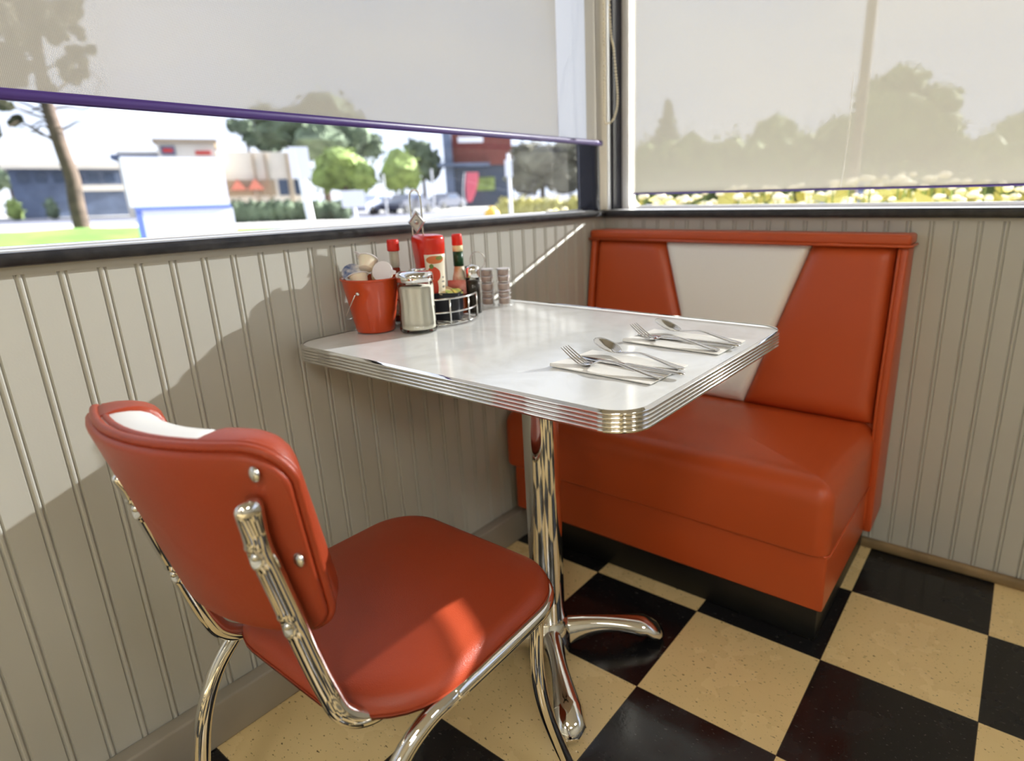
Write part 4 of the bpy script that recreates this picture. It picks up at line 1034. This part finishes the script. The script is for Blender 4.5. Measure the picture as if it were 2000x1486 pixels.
# big street tree at the left with red twigs
d = 25; p, a = frame(140, d); R = empty('street_tree', p, a, 'street tree with leaning reddish trunk at the far left of the window', 'tree'); s_ = wid(90, 190, d) / 100
def tl(u, v):
    w_ = at(u, v, dist=d); q_ = Matrix.Rotation(-a, 3, 'Z') @ Vector((w_.x - p.x, w_.y - p.y, 0)); return Vector((q_.x, q_.y, w_.z))
tp = [(157, 426), (150, 400), (142, 350), (124, 300), (104, 240), (90, 195), (78, 130), (66, 50), (52, -60)]
MB().tube([tuple(tl(u, v)) if v < 424 else (tl(u, v).x, tl(u, v).y, 0) for u, v in tp], lambda t: (18 - 1.0 * t) * s_, 14, sub=3).build('trunk', 'bark', R, smooth=True)
br = MB(); rnd = random.Random(5)
for k in range(26):
    t0 = rnd.uniform(3.0, 7.5); i = int(t0); u = tp[i][0] + (tp[i + 1][0] - tp[i][0]) * (t0 - i); v_ = tp[i][1] + (tp[i + 1][1] - tp[i][1]) * (t0 - i)
    sd = rnd.choice((-1, -1, 1)); L = rnd.uniform(50, 150)
    q = [tuple(tl(u, v_))]
    for j in range(1, 4): q.append((q[0][0] + sd * L * s_ * j / 3, q[0][1] + rnd.uniform(-40, 40) * s_ * j / 3, q[0][2] + (rnd.uniform(-.2, .9) * L) * s_ * j / 3))
    br.tube(q, lambda t: (3.5 - t) * s_, 6)
br.build('branch', 'bark', R, smooth=True)
bl = []
for (bu, bv, r) in ((-20, 60, 60), (30, 20, 55), (90, 60, 38), (20, 110, 40), (120, 120, 26), (140, 150, 22), (60, -40, 70), (150, -30, 40), (10, 210, 20), (30, 235, 16), (-10, 250, 24), (165, 140, 14), (60, 90, 50), (100, 10, 50), (50, 140, 34), (90, 160, 26), (0, 0, 60), (150, 60, 22), (150, 110, 22), (20, 150, 40), (110, 60, 30), (175, 100, 14), (130, 20, 34)):
    w_ = tl(bu, bv); bl.append(((w_.x, w_.y + rnd.uniform(-30, 30) * s_, w_.z), r * s_ * .62))
bl = [(tuple(c_[k] + rnd.uniform(-1, 1) * r_ * .9 for k in range(3)), r_ * rnd.uniform(.3, .6)) for c_, r_ in bl for _ in range(5)]
crown_mb(bl, 3, 1, .6, 200, 7 * s_).build('foliage', 'leafC', R, autosm=False)
tree('round_tree', 676, 54, [(676, 332, (58, 40)), (640, 345, (30, 26)), (712, 345, (28, 30)), (672, 312, (34, 24))], 'bright green round tree behind the white lawn sign', 'leafA', 5, seed=2)
tree('round_tree', 786, 54, [(786, 330, (34, 38)), (772, 345, (26, 28)), (806, 342, (20, 30))], 'bright green narrower round tree left of the brick building', 'leafA', 4, seed=4)
tree('tall_tree', 640, 70, [(655, 225, (58, 48)), (600, 240, (46, 34)), (560, 262, (40, 26)), (700, 262, (44, 40)), (640, 280, (60, 34)), (540, 225, (24, 20)), (735, 285, (26, 26))], 'tall dark evergreen rising behind the blind, beyond the restaurant', 'leafB', 8, seed=6, leaves=120)
tree('tall_tree', 500, 92, [(495, 250, (24, 15)), (480, 245, (12, 10)), (510, 272, (16, 12)), (545, 285, (26, 16))], 'thin dark tree leaning over the restaurant roof', 'leafB', 4, seed=8, leaves=120)
tree('tall_tree', 830, 60, [(832, 300, (22, 24)), (845, 325, (22, 30)), (815, 290, (14, 16))], 'dark tree between the round trees and the brick building', 'leafB', 4, seed=9)
tree('grey_tree', 1060, 34, [(1060, 320, (56, 34)), (1030, 345, (36, 30)), (1100, 335, (46, 40)), (1120, 300, (36, 24)), (1030, 300, (26, 20))], 'grey leafless-looking tree right beside the window corner', 'leafC', 6, seed=10, leaves=160)
tree('tree', 25, 98, [(20, 345, (34, 28)), (-20, 350, (40, 34)), (50, 365, (22, 16))], 'dark blue-green tree at the far left edge', 'leafB', 6, seed=12)
# bushes and hedges
def bush(name, px, d, leaf, label, kind=None, leaves=80, seed=3, cat='bush', lr=4):
    u = sum(q[0] for q in px) / len(px); p, a = frame(u, d); s_ = wid(u - 50, u + 50, d) / 100; rnd = random.Random(seed); bl = []
    for (bu, bv, rw, rh) in px: top = zat(bv, bu, d) + rh * s_; bl.append((((bu - u) * s_, rnd.uniform(-.4, .4) * rw * s_, top * .5), (rw * s_, rw * s_, top * .52)))
    o = crown_mb(bl, seed, 2, .3, leaves, lr * s_).build(name, leaf, None, autosm=False); o.location = p; o.rotation_euler = (0, 0, a)
    tag(o, label, cat, None, kind); return o
bush('hedge', [(k, 402, 16, 9) for k in range(455, 680, 18)], 34, 'leafB', 'low clipped hedge along the restaurant parking lot', cat='hedge')
bush('shrub', [(k, 404 - (k % 3) * 2, 16, 12) for k in range(985, 1150, 17)], 22, 'yellow', 'row of yellow-green shrubs outside near the window corner', leaves=120)
bush('shrub', [(20, 397, 18, 10)], 72, 'leafA', 'small round bright shrub at the far left')
bush('shrub', [(95, 396, 14, 9)], 70, 'leafB', 'small dark shrub left of the street tree trunk')
# grass mound
gm = MB(); p, a = frame(120, 22); nx, ny = 24, 16; v = []; f = []
for i in range(nx + 1):
    for j in range(ny + 1):
        x = (i / nx - .5) * 12; y = (j / ny - .5) * 12; q = max(0, 1 - (x / 5.6) ** 2) * max(0, 1 - (y / 5.8) ** 2)
        v.append((x, y, .42 * q + .05 * q * noise.noise((x, y, 0)) + .004))
for i in range(nx):
    for j in range(ny): q = i * (ny + 1) + j; f.append((q, q + 1, q + ny + 2, q + ny + 1))
n0 = len(v); v += [(x, y, -.1) for x, y, z in v]; f += [tuple(n0 + t for t in q) for q in f]
gm = mk('grass', v, f, 'grass', smooth=True); gm.location = p; gm.rotation_euler = (0, 0, a); tag(gm, 'bright green grass verge outside the left window', 'grass', None, 'stuff')
# street: pale kerb strips and pavement
for (v0, v1, nm) in ((414, 421, 'curb'), (436, 448, 'sidewalk')):
    q = [at(-300, v0 + 12, z=.02), at(1100, v0 - 12, z=.02), at(1100, v1 - 12, z=.02), at(-300, v1 + 12, z=.02)]
    mb = MB().add([(p_.x, p_.y, G + .06) for p_ in q] + [(p_.x, p_.y, G - .05) for p_ in q], [(0, 1, 2, 3), (4, 5, 6, 7), (0, 1, 5, 4), (1, 2, 6, 5), (2, 3, 7, 6), (3, 0, 4, 7)])
    struct(mb.build(nm, 'concrete', autosm=False))
# beyond the back window
d = 20; R_ = post_sign('utility_pole', 1662, -600, 20, None, 'tall wooden utility pole seen through the back blind', .012, 'pole', 20)
for c in R_.children: c.data.materials[0] = M['polewood']
tree('large_tree', 1720, 32, [(1720, 250, (90, 66)), (1640, 270, (66, 56)), (1790, 265, (66, 56)), (1740, 170, (44, 36)), (1690, 190, (40, 34)), (1800, 210, (46, 34)), (1620, 320, (60, 40)), (1840, 310, (50, 36))], 'largest spreading tree in the middle of the back window', 'leafA', 8, seed=21, leaves=260)
tree('tree', 1505, 50, [(1505, 270, (44, 44)), (1480, 300, (40, 36)), (1540, 300, (34, 36))], 'medium tree left of the largest tree in the back window', 'leafA', 6, seed=22, leaves=160)
tree('tree', 1975, 46, [(1975, 260, (60, 44)), (1930, 290, (44, 36)), (2010, 240, (44, 40)), (2000, 310, (60, 40))], 'tree at the right edge of the back window', 'leafA', 6, seed=23, leaves=160)
tree('conifer', 1302, 56, [(1302, 215, (7, 14)), (1302, 238, (13, 16)), (1300, 265, (20, 22)), (1290, 300, (44, 34))], 'pointed conifer at the left of the back window', 'leafB', 4, seed=24, leaves=100)
bush('hedge', [(k, 300 + (k * 7 % 23), 44, 44) for k in range(1225, 2050, 48)], 38, 'leafA', 'tall hedge belt along the far side beyond the back window', cat='hedge', leaves=200, seed=25)
pl_ = empty('flower_bed', at(1650, 390, y=2.2).xy.to_3d(), 0, 'bright flower bed close outside the back window', 'flower bed')
rnd = random.Random(11); fl = MB(); lf = MB(); st = MB()
for k in range(520):
    x = rnd.uniform(-1.9, 3.6); y = rnd.uniform(-.9, 1.1); h = .70 + .10 * noise.noise((x * 1.4, y, 3)) + rnd.uniform(-.06, .08); 
    if x < -.8: h -= .10 * min(1, (-.8 - x) / .8)
    r = rnd.uniform(.018, .035)
    fl.sphere(Vector((x, y, h + .27)), r, 5, (1, 1, .6)); st.tube([(x, y, 0), (x, y, h + .26)], .004, 5, sub=1)
    for q in range(4):
        c = Vector((x + rnd.uniform(-.07, .07), y + rnd.uniform(-.07, .07), h + rnd.uniform(0, .25))); e1 = Vector((rnd.uniform(-1, 1), rnd.uniform(-1, 1), rnd.uniform(-1, 1))) * .05; e2 = Vector((rnd.uniform(-1, 1), rnd.uniform(-1, 1), rnd.uniform(-1, 1))) * .04
        lf.add([c - e1, c - e2, c + e1, c + e2], [(0, 1, 2, 3)])
pl_['kind'] = 'stuff'
fl.build('blossoms', 'flowerwhite', pl_, autosm=False); lf.build('leaves', 'yellow', pl_, autosm=False); st.build('stems', 'leafA', pl_, autosm=False)
MB().box(-2.0, 3.7, -1, 1.2, 0, .06).build('soil', 'bark', pl_, autosm=False)

# ================================================================== LIGHT
sd = Vector((-.35, -1, -.40)).normalized()
L = bpy.data.lights.new('sun', 'SUN'); L.energy = 21; L.angle = math.radians(.6); L.color = (1, .99, .98)
lo = bpy.data.objects.new('sun', L); COL.objects.link(lo); lo.rotation_euler = sd.to_track_quat('-Z', 'Y').to_euler(); lo.location = (3, 8, 5)
W = bpy.data.worlds.new('sky'); sc.world = W; W.use_nodes = True; nt = W.node_tree; nt.nodes.clear()
o_ = nt.nodes.new('ShaderNodeOutputWorld'); bg = nt.nodes.new('ShaderNodeBackground'); bg.inputs[1].default_value = 1.3
tc = nt.nodes.new('ShaderNodeTexCoord'); nz = nt.nodes.new('ShaderNodeTexNoise'); nz.inputs['Scale'].default_value = 2.2; nz.inputs['Detail'].default_value = 5
mp = nt.nodes.new('ShaderNodeMapping'); mp.inputs['Scale'].default_value = (1, 1, 3); nt.links.new(tc.outputs['Generated'], mp.inputs[0]); nt.links.new(mp.outputs[0], nz.inputs[0])
cr = nt.nodes.new('ShaderNodeValToRGB'); cr.color_ramp.elements[0].position = .35; cr.color_ramp.elements[0].color = (.66, .76, 1, 1); cr.color_ramp.elements[1].position = .62; cr.color_ramp.elements[1].color = (.85, .885, 1, 1)
nt.links.new(nz.outputs[0], cr.inputs[0]); nt.links.new(cr.outputs[0], bg.inputs[0]); nt.links.new(bg.outputs[0], o_.inputs[0])
# unseen ceiling panels added as interior fill light
FILL_LAMP = 14.0
M['lamp'] = mat('fill_diffuser', (1, 1, 1, 1), .5, emis=(1, .96, .9, 1), estr=FILL_LAMP)
for k, (x, y) in enumerate(((1.9, -3.1), (3.9, -1.6), (3.9, -3.6), (1.9, -4.8))):
    R = empty('fill_panel', (x, y, RZ1), 0, 'square unseen ceiling panel added as fill light, %s' % ['nearest the table', 'near the far right wall by the window', 'near the far right wall', 'at the rear'][k], 'ceiling light')
    MB().box(-.32, .32, -.32, .32, -.03, -.001).build('frame', 'cream', R, autosm=False)
    MB().box(-.29, .29, -.29, .29, -.036, -.0301).build('diffuser', 'lamp', R, autosm=False)

sc.view_settings.view_transform = 'Standard'; sc.view_settings.look = 'None'; sc.view_settings.gamma = 1.0
sc.view_settings.exposure = 0.58; sc.view_settings.use_curve_mapping = False
sc.cycles.use_denoising = True
sc.cycles.max_bounces = 10; sc.cycles.transparent_max_bounces = 16; sc.cycles.diffuse_bounces = 5; sc.cycles.glossy_bounces = 6
sc.cycles.sample_clamp_indirect = 6; sc.cycles.caustics_reflective = False; sc.cycles.caustics_refractive = False
